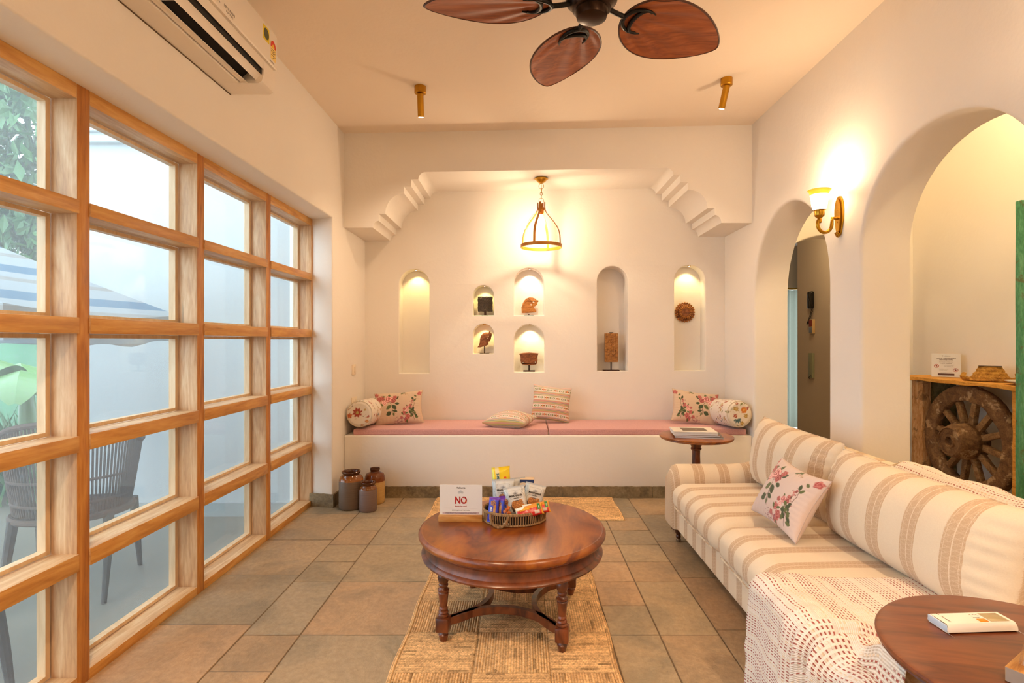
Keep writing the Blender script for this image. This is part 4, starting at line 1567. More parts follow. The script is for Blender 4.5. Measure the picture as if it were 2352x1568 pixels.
# ------------------------------------------------------------------ coffee table
ct = thing('coffee_table', 'round dark wooden coffee table with turned legs on the jute rug', 'coffee table', (-.045, 2.41, 0), R(-9))
bm = new()
lathe(bm, [(0, .372), (.385, .372), (.402, .378), (.410, .388), (.411, .396), (.407, .405), (.398, .4105), (.392, .4095), (.39, .410), (0, .410)], 96)
obj('tabletop', bm, M_TOP, ct)
bm = new()
lathe(bm, [(0, .302), (.372, .302), (.386, .300), (.396, .305), (.398, .312), (.392, .319), (.382, .324), (.376, .340), (.378, .358), (.388, .368), (.388, .373), (0, .373)], 96)
obj('apron', bm, M_TOPD, ct)
def turned_leg(bm, x, y, rz):
    M = Matrix.Translation((x, y, 0)) @ Matrix.Rotation(rz, 4, 'Z')
    lathe(bm, [(0, 0), (.010, 0), (.012, .004), (.019, .028), (.021, .036), (.016, .040), (.014, .046), (.020, .052)], 24, M)
    box(bm, -.027, .027, -.027, .027, .050, .108, .006, M)
    lathe(bm, [(.018, .106), (.022, .112), (.022, .117), (.017, .121), (.021, .127), (.019, .133), (.0135, .137), (.018, .140), (.0175, .145),
               (.015, .149), (.016, .160), (.019, .185), (.0215, .205), (.019, .209), (.024, .214), (.024, .219), (.018, .223), (.0155, .229), (.0195, .235), (.0195, .240),
               (.017, .244), (.021, .252), (.0245, .266), (.023, .280), (.018, .288), (.023, .292), (.023, .304)], 28, M)
S = .242
for i, (sx, sy) in enumerate(((-1, -1), (1, -1), (1, 1), (-1, 1))):
    bm = new(); turned_leg(bm, sx * S, sy * S, 0); obj('leg', bm, M_TOPD, ct)
for k in range(4):
    bm = new()
    a0 = -PI / 2 + k * PI / 2
    ca, sa = math.cos(a0), math.sin(a0)
    pts = []
    for i in range(25):
        u = -1 + 2 * i / 24
        d = S - .008 - .135 * (1 - u * u) ** .85 - .0
        lx = u * (S - .012)
        pts.append((ca * d - sa * lx, sa * d + ca * lx, .083))
    tube(bm, pts, .0215, 4, flat=(1.0, .72), up=(0, 0, 1))
    obj('stretcher', bm, M_TOPD, ct, ang=30)

# ------------------------------------------------------------------ round pedestal side tables
def pedestal(label, loc, Rr, H, top, rz=0):
    t = thing('pedestal_table', label, 'side table', loc, rz, 'round pedestal side tables')
    k = Rr
    bm = new()
    lathe(bm, [(0, H - .026), (k - .022, H - .026), (k - .012, H - .023), (k - .004, H - .017), (k - .006, H - .0125), (k - .001, H - .010), (k, H - .006), (k - .003, H - .002), (k - .010, H), (0, H)], 96)
    obj('tabletop', bm, top, t)
    bm = new()
    lathe(bm, [(.0, .16), (.026, .16), (.036, .18), (.030, .20), (.024, .215), (.030, .24), (.034, .28), (.030, .34), (.026, H - .13), (.027, H - .10), (.034, H - .095), (.036, H - .088), (.031, H - .080),
               (.034, H - .070), (.040, H - .060), (.040, H - .052), (.032, H - .046), (.036, H - .038), (.042, H - .026)], 36)
    obj('column', bm, M_TOPD, t)
    for i in range(3):
        a = R(90 + 120 * i)
        bm = new()
        pts = [(.01, .20), (.07, .175), (.13, .10), (.18, .035), (.215, .012)]
        tube(bm, [(x * math.cos(a), x * math.sin(a), z) for x, z in pts], [.026, .022, .018, .014, .012], 10, flat=(1, .7))
        obj('foot', bm, M_TOPD, t)
    return t
pedestal('small round dark wood side table with magazines, beside the bench', (1.158, 3.615, 0), .240, .60, M_TOP)
pedestal('round dark wood side table in the foreground with a remote on it', (1.030, 1.070, 0), .281, .60, M_TOPF, R(80))

# ------------------------------------------------------------------ jute rugs
def jute(name, check):
    m = MB(name, (.5, .3, .13, 1), .95, 0, .1)
    a = m.n('VertexColor', layer_name='Col')
    v = m.coord()
    n1 = m.noise(v, 90, 3, .7)
    n2 = m.noise(v, 12, 4, .6)
    c = m.mix(1, a.outputs[0], m.ramp(n1, [(.3, (.55, .55, .55, 1)), (.6, (1.1, 1.1, 1.1, 1))]), 'MULTIPLY')
    c = m.mix(1, c, m.ramp(n2, [(.3, (.80, .76, .72, 1)), (.7, (1.1, 1.08, 1.02, 1))]), 'MULTIPLY')
    m.color(c)
    m.bump(n1, .5, .004)
    return m.m
M_JUTE = jute('braided_jute', True)
def rug(label, x0, x1, y0, y1, cellx, celly, seed, braid=.0105, tint=(.86, .56, .29)):
    t = thing('jute_rug', label, 'rug', ((x0 + x1) / 2, (y0 + y1) / 2, .001), 0, 'braided jute rugs')
    W, H = x1 - x0, y1 - y0
    nx, ny = int(W / .0026), int(H / .0034)
    q = random.Random(seed)
    X = np.linspace(-W / 2, W / 2, nx + 1); Y = np.linspace(-H / 2, H / 2, ny + 1)
    XX, YY = np.meshgrid(X, Y)
    bx, by = W / 2 - .024, H / 2 - .024
    cx = np.floor((XX + W / 2 - .02) / cellx).astype(int); cy = np.floor((YY + H / 2 - .02) / celly).astype(int)
    par = ((cx + cy) % 2 == 0) if celly < 50 else np.zeros_like(XX, bool)
    s = np.where(par, XX, YY)
    edge = np.maximum(np.abs(XX) - bx, np.abs(YY) - by)
    alongx = np.abs(YY) - by > np.abs(XX) - bx
    s = np.where(edge > 0, np.where(alongx, YY, XX), s)
    o_ = np.where(par, YY, XX); o_ = np.where(edge > 0, np.where(alongx, XX, YY), o_)
    ph = s / braid
    h = np.abs(np.sin(PI * ph)) ** .6
    tw = .5 + .5 * np.sin(2 * PI * (o_ / .011) + np.floor(ph) * PI)
    Z = .004 + .0045 * h + .0016 * tw * h
    seam = np.minimum(np.abs(((XX + W / 2 - .02) / cellx) % 1 - .5) * 2, 1)
    sx = (.5 - np.abs(((XX + W / 2 - .02) / cellx) % 1 - .5)) * cellx
    sy = (.5 - np.abs(((YY + H / 2 - .02) / celly) % 1 - .5)) * celly if celly < 50 else 9 + 0 * YY
    sm = np.clip(np.minimum(sx, sy) / .004, 0, 1) if celly < 50 else np.clip(9 + 0 * XX, 0, 1)
    Z *= .55 + .45 * sm
    rr = np.maximum(np.abs(XX) - W / 2 + .006, np.abs(YY) - H / 2 + .006)
    Z = np.where(rr > 0, Z * np.clip(1 - rr / .006, 0, 1), Z)
    xo = .004 * np.sin(YY * 13 + seed) * (np.abs(XX) / (W / 2)) ** 3
    V = np.stack([XX + xo, YY, Z], -1).reshape(-1, 3)
    rng = np.random.RandomState(seed)
    tab = rng.uniform(.72, 1.12, 900)
    li = (np.floor(ph).astype(int) + cx * 37 + cy * 61) % 900
    li2 = (np.floor(o_ / .045).astype(int) * 7 + li * 3) % 900
    k = tab[li] * .5 + tab[li2] * .5
    k = k * (.55 + .45 * h)
    dark = rng.uniform(0, 1, 900)[(np.floor(o_ / .07).astype(int) * 13 + li * 5) % 900] > .965
    k = np.where(dark, k * .55, k)
    k = np.where(edge > 0, k * 1.1, k)
    k *= .6 + .4 * sm
    cell_t = rng.uniform(.93, 1.07, 900)[(cx * 5 + cy * 11) % 900]
    colr = np.stack([k * tint[0] * cell_t, k * tint[1] * cell_t ** 1.4, k * tint[2] * cell_t ** 1.6], -1).reshape(-1, 3)
    me = bpy.data.meshes.new('weave')
    idx = np.arange((nx + 1) * (ny + 1)).reshape(ny + 1, nx + 1)
    F = np.stack([idx[:-1, :-1], idx[:-1, 1:], idx[1:, 1:], idx[1:, :-1]], -1).reshape(-1, 4)
    me.vertices.add(len(V)); me.vertices.foreach_set('co', V.astype(np.float32).ravel())
    me.loops.add(F.size); me.loops.foreach_set('vertex_index', F.astype(np.int32).ravel())
    me.polygons.add(len(F)); me.polygons.foreach_set('loop_start', np.arange(0, F.size, 4, dtype=np.int32))
    me.polygons.foreach_set('loop_total', np.full(len(F), 4, dtype=np.int32))
    me.polygons.foreach_set('use_smooth', np.ones(len(F), bool))
    me.update(calc_edges=True); me.validate()
    paint_attr(me, colr)
    me.materials.append(M_JUTE)
    o = bpy.data.objects.new('weave', me); COL.objects.link(o); o.parent = t
rug('braided jute rug in a checkerboard weave under the coffee table', -.492, .364, 1.15, 3.02, .2875, .2755, 5)
rug('smaller braided jute mat on the floor in front of the bench', -.668, .704, 3.70, 4.232, 2.9, 99, 9, tint=(.92, .60, .30))

# ------------------------------------------------------------------ stoneware jars
def glaze(name, low, mid, high, z0, z1, rough=.18):
    m = MB(name, mid, rough)
    v = m.coord()
    sp = m.n('SeparateXYZ'); m.put(sp.inputs[0], v)
    n = m.noise(v, 22, 4, .6)
    z = m.math('ADD', sp.outputs[2], m.math('MULTIPLY', m.math('SUBTRACT', n, .5), .010))
    k = m.math('DIVIDE', z, z1)
    col = m.ramp(k, [(0, low), (max(.01, z0 / z1 - .01), low), (z0 / z1 + .01, high), (1, mid)])
    c = m.mix(1, col, m.ramp(m.noise(m.coord((3, 3, 90)), 3, 4, .6), [(.3, (.82, .82, .82, 1)), (.7, (1.08, 1.08, 1.08, 1))]), 'MULTIPLY')
    m.color(c)
    m.rough(m.ramp(k, [(0, (.45, .45, .45, 1)), (max(.01, z0 / z1 - .01), (.45, .45, .45, 1)), (z0 / z1 + .01, (.14, .14, .14, 1))]))
    m.bump(n, .1, .004)
    return m.m
def jar(label, x, y, Rr, H, rim, mt, squat=.75):
    t = thing('stoneware_jar', label, 'jar', (x, y, 0), 0, 'stoneware jars on the floor')
    sh = H * squat
    bm = new()
    lathe(bm, [(0, 0), (Rr * .90, 0), (Rr * .97, .006), (Rr, .02), (Rr * 1.0, sh * .5), (Rr * 1.0, sh * .9), (Rr * .97, sh * .98), (Rr * .88, sh * 1.07), (rim * 1.02, H - .028), (rim * .95, H - .022), (rim * .86, H - .02)], 56, cap1=False)
    obj('body', bm, mt[0], t)
    bm = new()
    lathe(bm, [(rim * .95, H - .026), (rim * 1.0, H - .020), (rim * 1.10, H - .012), (rim * 1.14, H - .004), (rim * 1.08, H), (rim * .96, H - .002), (rim * .88, H - .014), (rim * .84, H - .03), (rim * 1.0, H - .06), (Rr * .85, sh * .9), (Rr * .88, .02), (0, .015)], 56, cap0=False)
    obj('rim', bm, mt[1], t)
M_RIMG = simple('brown_glaze', C('5c3014'), .18, 0, .05, 20, .3)
jar('tall wide grey brown stoneware jar, leftmost of the three by the bench', -1.262, 3.995, .088, .272, .060, (glaze('glaze_grey', C('6b5644'), C('6a3a18'), C('9a5c22'), .205, .25), M_RIMG), .80)
jar('two tone stoneware jar with cream lower half, behind the other jars', -1.123, 4.125, .075, .262, .034, (glaze('glaze_cream', C('c49a5a'), C('5c2e10'), C('7a3d14'), .165, .25), M_RIMG), .78)
jar('small grey stoneware jar with brown neck, in front of the others', -1.118, 3.93, .063, .208, .046, (glaze('glaze_mauve', C('7a6258'), C('6a3a18'), C('7a4a20'), .158, .20), M_RIMG), .78)
# ------------------------------------------------------------------ striped sofa
def stripe_cloth(name, axis, period=.15, phase=0.0, band=.40):
    m = MB(name, (.7, .6, .48, 1), .85, 0, .2)
    tc = m.coord()
    sp = m.n('SeparateXYZ'); m.put(sp.inputs[0], tc)
    c = sp.outputs['XYZ'.index(axis)]
    oth = [sp.outputs[i] for i in range(3) if i != 'XYZ'.index(axis)]
    u = m.math('FRACT', m.math('ADD', m.math('DIVIDE', c, period), phase))
    K0, K1 = (0, 0, 0, 1), (1, 1, 1, 1)
    e = .008
    mask = m.ramp(u, [(0, K1), (band - e, K1), (band, K0), (1 - e, K0), (1, K1)])
    # woven detail inside the band: fine edging lines, dots and lozenges
    du = m.math('DIVIDE', u, band)
    other = m.math('ADD', oth[0], oth[1])
    zz = m.math('PINGPONG', m.math('MULTIPLY', other, 120.0), 1.0)
    z2 = m.math('PINGPONG', m.math('MULTIPLY', du, 3.0), 1.0)
    loz = m.math('ABSOLUTE', m.math('SUBTRACT', zz, z2))
    dots = m.noise(m.coord((1, 1, 1)), 420, 2, .5)
    dz = m.ramp(loz, [(0, K1), (.16, K1), (.22, K0)])
    lines = m.ramp(du, [(0, K1), (.03, K0), (.10, K0), (.12, K1), (.15, K0), (.46, K0), (.48, K1), (.52, K1), (.54, K0), (.85, K0), (.88, K1), (.90, K0), (.97, K0), (1, K1)])
    det = m.math('MAXIMUM', m.math('MULTIPLY', dz, .3), m.math('MULTIPLY', lines, .7))
    det = m.math('ADD', det, m.math('ADD', .12, m.math('MULTIPLY', m.math('SUBTRACT', dots, .5), 1.3)))
    bandc = m.ramp(det, [(.0, C('c3a586')), (.5, C('d0b697')), (1, C('e6d6c0'))])
    cream = m.mix(m.noise(m.coord(), 240, 2, .5), C('dccab0'), C('e6d6bd'))
    m.color(m.mix(mask, cream, bandc))
    h = m.math('ADD', m.math('MULTIPLY', mask, m.math('ADD', .4, m.math('MULTIPLY', det, .6))), m.math('MULTIPLY', dots, .4))
    m.bump(h, .25, .003)
    m.b.inputs['Sheen Weight'].default_value = .15
    return m.m
SF = Vector((1.34, 2.30, 0))
M_SY = stripe_cloth('striped_upholstery', 'Y', .15, .27, .40)
M_SX = stripe_cloth('striped_arm_upholstery', 'X', .15, .12, .42)
sofa = thing('sofa', 'long cream sofa with beige woven stripes along the right wall', 'sofa', SF)
def L(x, y, z): return Vector((x, y, z)) - SF
SY0, SY1 = 1.20, 3.40     # ends
def part_box(name, x0, x1, y0, y1, z0, z1, r, mt, n=14, crown=0, fn=None, ang=60):
    bm = new()
    c = L((x0 + x1) / 2, (y0 + y1) / 2, (z0 + z1) / 2)
    softbox(bm, (x1 - x0) / 2, (y1 - y0) / 2, (z1 - z0) / 2, r, n, Matrix.Translation(c), crown, fn)
    return obj(name, bm, mt, sofa, ang=ang)
part_box('base', .915, 1.76, SY0 + .02, SY1 - .02, .105, .262, .018, M_SY, 12)
for a, b in ((1.405, 2.472), (2.478, 3.205)):
    def bulge(p, a=a, b=b):
        z = p.z
        hx = .375
        f = max(0, -p.x / hx)
        return (p.x - .028 * f ** 3 * (1 - (z / .09) ** 2) - (.006 * noise.noise(Vector((p.y * 7, z * 9, a)))), p.y, z + .004 * noise.noise(Vector((p.x * 6, p.y * 6, b))))
    part_box('seat_cushion', .905, 1.655, a, b, .236, .392, .055, M_SY, 18, .016, bulge, 70)
for a, b in ((1.405, 2.472), (2.478, 3.205)):
    bm = new()
    pts = [L(.885, a + .05, .262), L(.878, (a + b) / 2, .262), L(.885, b - .05, .262)]
    tube(bm, pts, .0035, 6); obj('piping', bm, M_SY, sofa)
# back rest with rolled top
bm = new()
prof_ = [(1.62, .12), (1.62, .40), (1.655, .56), (1.665, .62), (1.675, .645), (1.70, .662), (1.74, .662), (1.768, .64), (1.772, .60), (1.765, .12)]
def smoothp(p, n=4):
    for _ in range(n):
        q = []
        for i in range(len(p)):
            a, b = p[i], p[(i + 1) % len(p)]
            q += [(a[0] * .75 + b[0] * .25, a[1] * .75 + b[1] * .25), (a[0] * .25 + b[0] * .75, a[1] * .25 + b[1] * .75)]
        p = q
    return p
pp = smoothp(prof_, 2)
N = 60; rows = []
for j in range(N + 1):
    y = SY0 + .02 + (SY1 - SY0 - .04) * j / N
    w = .004 * math.sin(y * 9)
    e = min(1, min(j, N - j) / 3)
    row = []
    for x, z in pp:
        zz = z - (1 - e) * .02 * (z > .5)
        row.append(bm.verts.new(L(x + w * (z > .4), y, zz)))
    rows.append(row)
for a, b in zip(rows, rows[1:]):
    for i in range(len(pp)): bm.faces.new((a[i], a[(i + 1) % len(pp)], b[(i + 1) % len(pp)], b[i]))
bm.faces.new(rows[0]); bm.faces.new(list(reversed(rows[-1])))
obj('backrest', bm, M_SY, sofa, ang=60)
# arms: sloping up to the back, rounded front and top
def arm(y0, y1):
    bm = new()
    yc, hw = (y0 + y1) / 2, (y1 - y0) / 2
    NX, NP = 40, 28
    rows = []
    for i in range(NX + 1):
        u = i / NX
        x = .895 + .86 * u
        top = .478 + .135 * max(0, (u - .42) / .58) ** 1.7
        # rounded front in elevation
        top -= .05 * max(0, 1 - u / .045) ** 2
        wk = 1 - .16 * max(0, 1 - u / .05) ** 2
        row = []
        for k in range(NP + 1):
            a = k / NP
            rr = hw * wk
            if a < .25: p = (-rr * (1 - .10 * math.sin(a / .25 * PI * .5)), .11 + (top - rr - .11) * a / .25)
            elif a > .75: p = (rr * (1 - .10 * math.sin((1 - a) / .25 * PI * .5)), .11 + (top - rr - .11) * (1 - a) / .25)
            else:
                t = PI * (1 - (a - .25) / .5); p = (rr * math.cos(t) * .9 + rr * .1 * math.cos(t) ** 3 * 0, top - rr + rr * math.sin(t))
            row.append(bm.verts.new(L(x, yc + p[0], p[1])))
        rows.append(row)
    for a, b in zip(rows, rows[1:]):
        for k in range(NP): bm.faces.new((a[k], a[k + 1], b[k + 1], b[k]))
        bm.faces.new((a[NP], a[0], b[0], b[NP]))
    # domed front
    cen = rows[0]
    inner = [bm.verts.new(v.co * .86 + (sum((w.co for w in cen), Vector()) / len(cen)) * .14 + Vector((-.010, 0, 0))) for v in cen]
    for k in range(NP): bm.faces.new((cen[k + 1], cen[k], inner[k], inner[k + 1]))
    bm.faces.new((cen[0], cen[NP], inner[NP], inner[0]))
    bm.faces.new(inner)
    bm.faces.new(list(reversed(rows[-1])))
    return obj('arm', bm, M_SX, sofa, ang=60)
arm(3.205, 3.40)
arm(1.205, 1.405)
M_FOOT = simple('turned_sofa_foot', C('4a2412'), .35)
M_CAST = simple('steel_castor', C('9a938a'), .3, .9)
for x, y in ((.955, 3.32), (.955, 1.28), (1.70, 3.32), (1.70, 1.28)):
    bm = new(); lathe(bm, [(.0, .022), (.013, .022), (.016, .035), (.013, .042), (.020, .06), (.026, .085), (.028, .108), (0, .108)], 20, Matrix.Translation(L(x, y, 0)))
    f = obj('foot', bm, M_FOOT, sofa)
    bm = new(); lathe(bm, [(.0, .0), (.012, 0), (.015, .006), (.015, .018), (.011, .022), (0, .022)], 18, Matrix.Translation(L(x, y, 0))); obj('glide', bm, M_CAST, f)

# loose back cushions (local x along the sofa, y up, z towards the room)
M_CL = stripe_cloth('striped_cushion_cover', 'X', .162, .30, .40)
def back_cushion(label, c, right, up_, w, h, t, seed, ox=0.0):
    th = thing('back_cushion', label, 'cushion', c, orient(right, up_), 'striped back cushions on the sofa')
    bm = new()
    hx, hy, hz = w / 2, h / 2, t / 2
    nu, nv = 90, 60
    grids = []
    for sg in (1, -1):
        g = []
        for j in range(nv + 1):
            row = []
            for i in range(nu + 1):
                u, v = -1 + 2 * i / nu, -1 + 2 * j / nv
                if sg == -1 and (i in (0, nu) or j in (0, nv)):
                    row.append(grids[0][j][i]); continue
                # superellipse outline: rounded ends, slightly pinched corners
                x = hx * u * (1 - .035 * (1 - v * v)) * (1 - .03 * abs(v) ** 6)
                y = hy * v * (1 - .05 * (1 - u * u)) * (1 - .02 * abs(u) ** 6)
                f = max(0, 1 - abs(u) ** 3.2) * max(0, 1 - abs(v) ** 2.6)
                z = sg * hz * f ** .5
                q = noise.noise(Vector((x * 5, y * 5, seed + sg)))
                z += .010 * q * f ** .3
                ed = max(0, abs(u) - .72) / .28
                z += sg * .004 * ed * (1 - ed) * 2.2 * math.sin(26 * v + 2 * noise.noise(Vector((y * 9, seed, 0)))) 
                row.append(bm.verts.new((x, y, z)))
            g.append(row)
        grids.append(g)
        for j in range(nv):
            for i in range(nu):
                q = (g[j][i], g[j][i + 1], g[j + 1][i + 1], g[j + 1][i])
                bm.faces.new(q if sg == 1 else tuple(reversed(q)))
    obj('cover', bm, M_CL, th, ang=80)
    bm = new(); pts = []
    for i in range(120):
        a = i / 120 * 4; k = int(a); f = -1 + 2 * (a - k)
        u, v = [(f, -1), (1, f), (-f, 1), (-1, -f)][k]
        pts.append((hx * u * (1 - .035 * (1 - v * v)) * (1 - .03 * abs(v) ** 6), hy * v * (1 - .05 * (1 - u * u)) * (1 - .02 * abs(u) ** 6), 0))
    tube(bm, pts, .003, 6, closed=True)
    obj('piping', bm, M_CL, th)
back_cushion('striped sofa back cushion at the far end behind the floral pillow', (1.425, 2.85, .58), (.05, -1, -.03), (.14, .02, 1), .76, .385, .25, 2)
back_cushion('large striped sofa back cushion at the near end of the sofa', (1.405, 1.95, .57), (.03, -1, -.01), (.16, .0, 1), .92, .365, .28, 8)

# rose print pillow on the seat
floral_cushion('floral_cushion', 'pale pink rose print pillow slumped on the sofa seat', (1.165, 2.375, .545),
               orient((.02, -1, -.03), (.48, .18, .85)), .40, .29, .13, (.66, .52, .46), 1, seed=6, pinch=.12)

# ------------------------------------------------------------------ woven throws
def throw_cloth():
    m = MB('waffle_throw', (.8, .72, .66, 1), .95, 0, .1)
    uvn = m.n('UVMap'); uvn.uv_map = 'UVMap'
    sp = m.n('SeparateXYZ'); m.put(sp.inputs[0], uvn.outputs[0])
    U, V = sp.outputs[0], sp.outputs[1]          # metres
    K0, K1 = (0, 0, 0, 1), (1, 1, 1, 1)
    su = m.math('FRACT', m.math('DIVIDE', U, .0145))
    du = m.ramp(su, [(0, K1), (.52, K1), (.58, K0), (.96, K0), (1, K1)])
    sv = m.math('FRACT', m.math('DIVIDE', V, .0105))
    dv = m.ramp(sv, [(0, K1), (.30, K1), (.38, K0), (.94, K0), (1, K1)])
    rowid = m.math('FLOOR', m.math('DIVIDE', V, .0105))
    cb = m.n('CombineXYZ'); m.put(cb.inputs[0], m.math('MULTIPLY', rowid, .45)); m.put(cb.inputs[1], m.math('MULTIPLY', U, 1.1))
    rn = m.noise(cb.outputs[0], 1.0, 1, .5)
    on = m.ramp(rn, [(0, K0), (.465, K0), (.475, K1)])
    dash = m.math('MULTIPLY', m.math('MULTIPLY', du, dv), on)
    yl = m.ramp(rn, [(.40, K0), (.42, K1), (.45, K1), (.46, K0)])
    yel = m.math('MULTIPLY', m.math('MULTIPLY', du, dv), yl)
    base = m.mix(m.noise(m.coord(), 200, 2), C('e9ddcf'), C('f2e9de'))
    c = m.mix(m.math('MULTIPLY', yel, .5), base, C('e3b87a'))
    c = m.mix(m.math('MULTIPLY', dash, .92), c, C('a2483c'))
    m.color(c)
    wu = m.math('ABSOLUTE', m.math('SUBTRACT', m.math('FRACT', m.math('DIVIDE', U, .0145)), .5))
    wv = m.math('ABSOLUTE', m.math('SUBTRACT', m.math('FRACT', m.math('DIVIDE', V, .0052)), .5))
    m.bump(m.math('ADD', wu, m.math('MULTIPLY', wv, .6)), .7, .006)
    return m.m
M_THROW = throw_cloth()
def cloth(name, rows, uvs, t, thick=.004):
    # true surface lengths, so the stitches keep their size over every fold
    A = np.array([[list(p) for p in r] for r in rows])
    dj = np.concatenate([np.zeros((1, A.shape[1])), np.cumsum(np.linalg.norm(np.diff(A, axis=0), axis=2), axis=0)])
    di = np.concatenate([np.zeros((A.shape[0], 1)), np.cumsum(np.linalg.norm(np.diff(A, axis=1), axis=2), axis=1)], axis=1)
    if len(rows) > 165:
        uvs = [[(di[j, i], dj[j, i] * .5 + dj[j].mean() * .5) for i in range(A.shape[1])] for j in range(A.shape[0])]
    bm = new()
    uvl = bm.loops.layers.uv.new('UVMap')
    g = [[bm.verts.new(p) for p in r] for r in rows]
    for j in range(len(g) - 1):
        for i in range(len(g[0]) - 1):
            f = bm.faces.new((g[j][i], g[j][i + 1], g[j + 1][i + 1], g[j + 1][i]))
            for lp, (a, b) in zip(f.loops, ((j, i), (j, i + 1), (j + 1, i + 1), (j + 1, i))):
                lp[uvl].uv = uvs[a][b]
    o = obj(name, bm, M_THROW, t, ang=85)
    md = o.modifiers.new('thickness', 'SOLIDIFY'); md.thickness = thick; md.offset = 1
    return o
tb = thing('throw_blanket', 'white throw with rust red stitches draped over the front of the sofa', 'blanket', (.88, 1.6, .41), 0, 'stitched throws on the sofa')
rows, uvs = [], []
NI, NJ = 130, 170
for j in range(NJ + 1):
    v = j / NJ                       # from the seat back down to the hem
    row, ur = [], []
    for i in range(NI + 1):
        u = i / NI                   # from far side to near side
        s = v * 1.02                 # path length: .50 on the seat, then down the front
        yfar = 1.845 + .095 * min(1, max(0, (s - .30) / .5))
        ynear = 1.215
        y = yfar + (ynear - yfar) * u
        seat = .50
        rc = .05
        if s < seat:
            x = 1.36 - s; z = .414 + .004
            a = 0
        elif s < seat + rc * PI / 2:
            a = (s - seat) / rc
            x = .86 - rc * math.sin(a) + .0; z = .418 - rc + rc * math.cos(a)
        else:
            d = s - seat - rc * PI / 2
            x = .81 + .004 * math.sin(d * 8); z = .418 - rc - d
            a = PI / 2
        # drape: folds grow towards the hem and towards the near side
        d = max(0, s - seat + .12)
        k = min(1, d / .28)
        ph = 17 * u + 3.2 * v + 1.2 * noise.noise(Vector((u * 3, v * 2, 2)))
        fold = math.sin(ph) * .5 + .35 * math.sin(2.3 * ph + 1.1)
        f2 = .030 * k * fold * (.35 + .9 * u)
        ridge = math.exp(-((u - .42 - .30 * (1 - v)) / .035) ** 2) * .040 * min(1, max(0, (v - .28) / .15))
        ridge += math.exp(-((u - .62 - .16 * (1 - v)) / .03) ** 2) * .034 * min(1, max(0, (v - .35) / .15))
        n_ = .006 * noise.noise(Vector((u * 6, v * 9, 4))) + .003 * noise.noise(Vector((u * 18, v * 22, 7)))
        off_ = f2 + ridge + n_ + .004
        nx, nz = -math.sin(a), math.cos(a)
        off_ = max(off_, -.004 if s > seat else .001)
        x += nx * (off_ + .006); z += nz * off_ * (.5 if s < seat - .1 else 1)
        if y < 1.42: z = max(z, z + (.075 * min(1, (1.42 - y) / .12)) * (s < seat)) ; x -= .006 * (s > seat)
        # top left corner pulled into a curve
        row.append(Vector((x, y, z)) - tb.location); ur.append((u * .66 , s))
    rows.append(row); uvs.append(ur)
cloth('blanket_cloth', rows, uvs, tb)
tb2 = thing('throw_blanket', 'white throw with rust red stitches lying along the sofa back rail', 'blanket', (1.70, 1.9, .66), 0, 'stitched throws on the sofa')
rows, uvs = [], []
path = [(1.628, .50), (1.648, .575), (1.655, .625), (1.672, .652), (1.70, .672), (1.74, .672), (1.772, .655), (1.784, .61), (1.784, .53)]
def along(u):
    L_ = [0]
    for a, b in zip(path, path[1:]): L_.append(L_[-1] + math.hypot(b[0] - a[0], b[1] - a[1]))
    s = u * L_[-1]
    for k in range(len(path) - 1):
        if s <= L_[k + 1] + 1e-9:
            f = (s - L_[k]) / (L_[k + 1] - L_[k]); a, b = path[k], path[k + 1]
            return a[0] + (b[0] - a[0]) * f, a[1] + (b[1] - a[1]) * f, s
for j in range(161):
    y = 1.26 + (2.43 - 1.26) * j / 160
    row, ur = [], []
    for i in range(41):
        x, z, s = along(i / 40)
        d = Vector((x - 1.715, 0, z - .60)).normalized()
        w = .009 + .007 * math.sin(y * 21 + i * .12) + .006 * noise.noise(Vector((y * 14, i * .15, 2)))
        if j > 152: w += .004 * math.sin(i * .9)
        p = Vector((x, y + (.02 * math.sin(i * .35) if j > 150 else 0), z)) + d * max(.005, w)
        row.append(p - tb2.location); ur.append((y + .02 * math.sin(i * .2), s * 1.0))
    rows.append(row); uvs.append(ur)
cloth('blanket_cloth', rows, uvs, tb2)
bm = new(); q = random.Random(8)
for k in range(26):
    x, z, s = along(k / 26 * .75)
    p = Vector((x, 2.435, z)) + Vector((x - 1.715, 0, z - .60)).normalized() * .012
    pts = [p + Vector((q.uniform(-.01, .01) * i, .012 * i, -.004 * i * i * .5 + q.uniform(-.004, .004))) for i in range(4)]
    tube(bm, [v - tb2.location for v in pts], .0022, 5)
obj('fringe', bm, simple('cream_fringe', C('e6cfae'), .95), tb2)
# ------------------------------------------------------------------ carvings in the niches
def old_wood(name, dark, mid, light, sc=26, rough=.6, bump=.5):
    m = MB(name, mid, rough)
    v = m.coord((1, 1, 2.2))
    n = m.noise(v, sc, 5, .65, .6)
    w = m.noise(m.coord((1, 1, 1)), sc * 5, 3, .6)
    k = m.math('ADD', m.math('MULTIPLY', n, .75), m.math('MULTIPLY', w, .25))
    m.color(m.ramp(k, [(.33, dark), (.5, mid), (.68, light)]))
    m.bump(k, bump, .006)
    return m.m
M_CARV = old_wood('honey_carved_wood', C('6b3814'), C('b0702c'), C('c98a44'))
M_CARV2 = old_wood('dark_carved_wood', C('4a220e'), C('834a22'), C('a4673a'))
M_STAND = simple('rusty_stand', C('3c241a'), .6, .4)
def carve(bm, poly, y0, y1, holes=(), bev=.004, M=None):
    vs = prism(bm, poly, y0, y1, lambda u, v, d: (u, d, v), holes)
    fs = {f for v in vs for f in v.link_faces}
    bmesh.ops.recalc_face_normals(bm, faces=list(fs))
    ed = [e for f in fs for e in f.edges if len(e.link_faces) == 2 and abs(e.link_faces[0].normal.dot(e.link_faces[1].normal)) < .3
          and any(abs(g.normal.y) > .9 for g in e.link_faces)]
    bmesh.ops.bevel(bm, geom=list(set(ed)), offset=bev, segments=2, affect='EDGES', profile=.5)
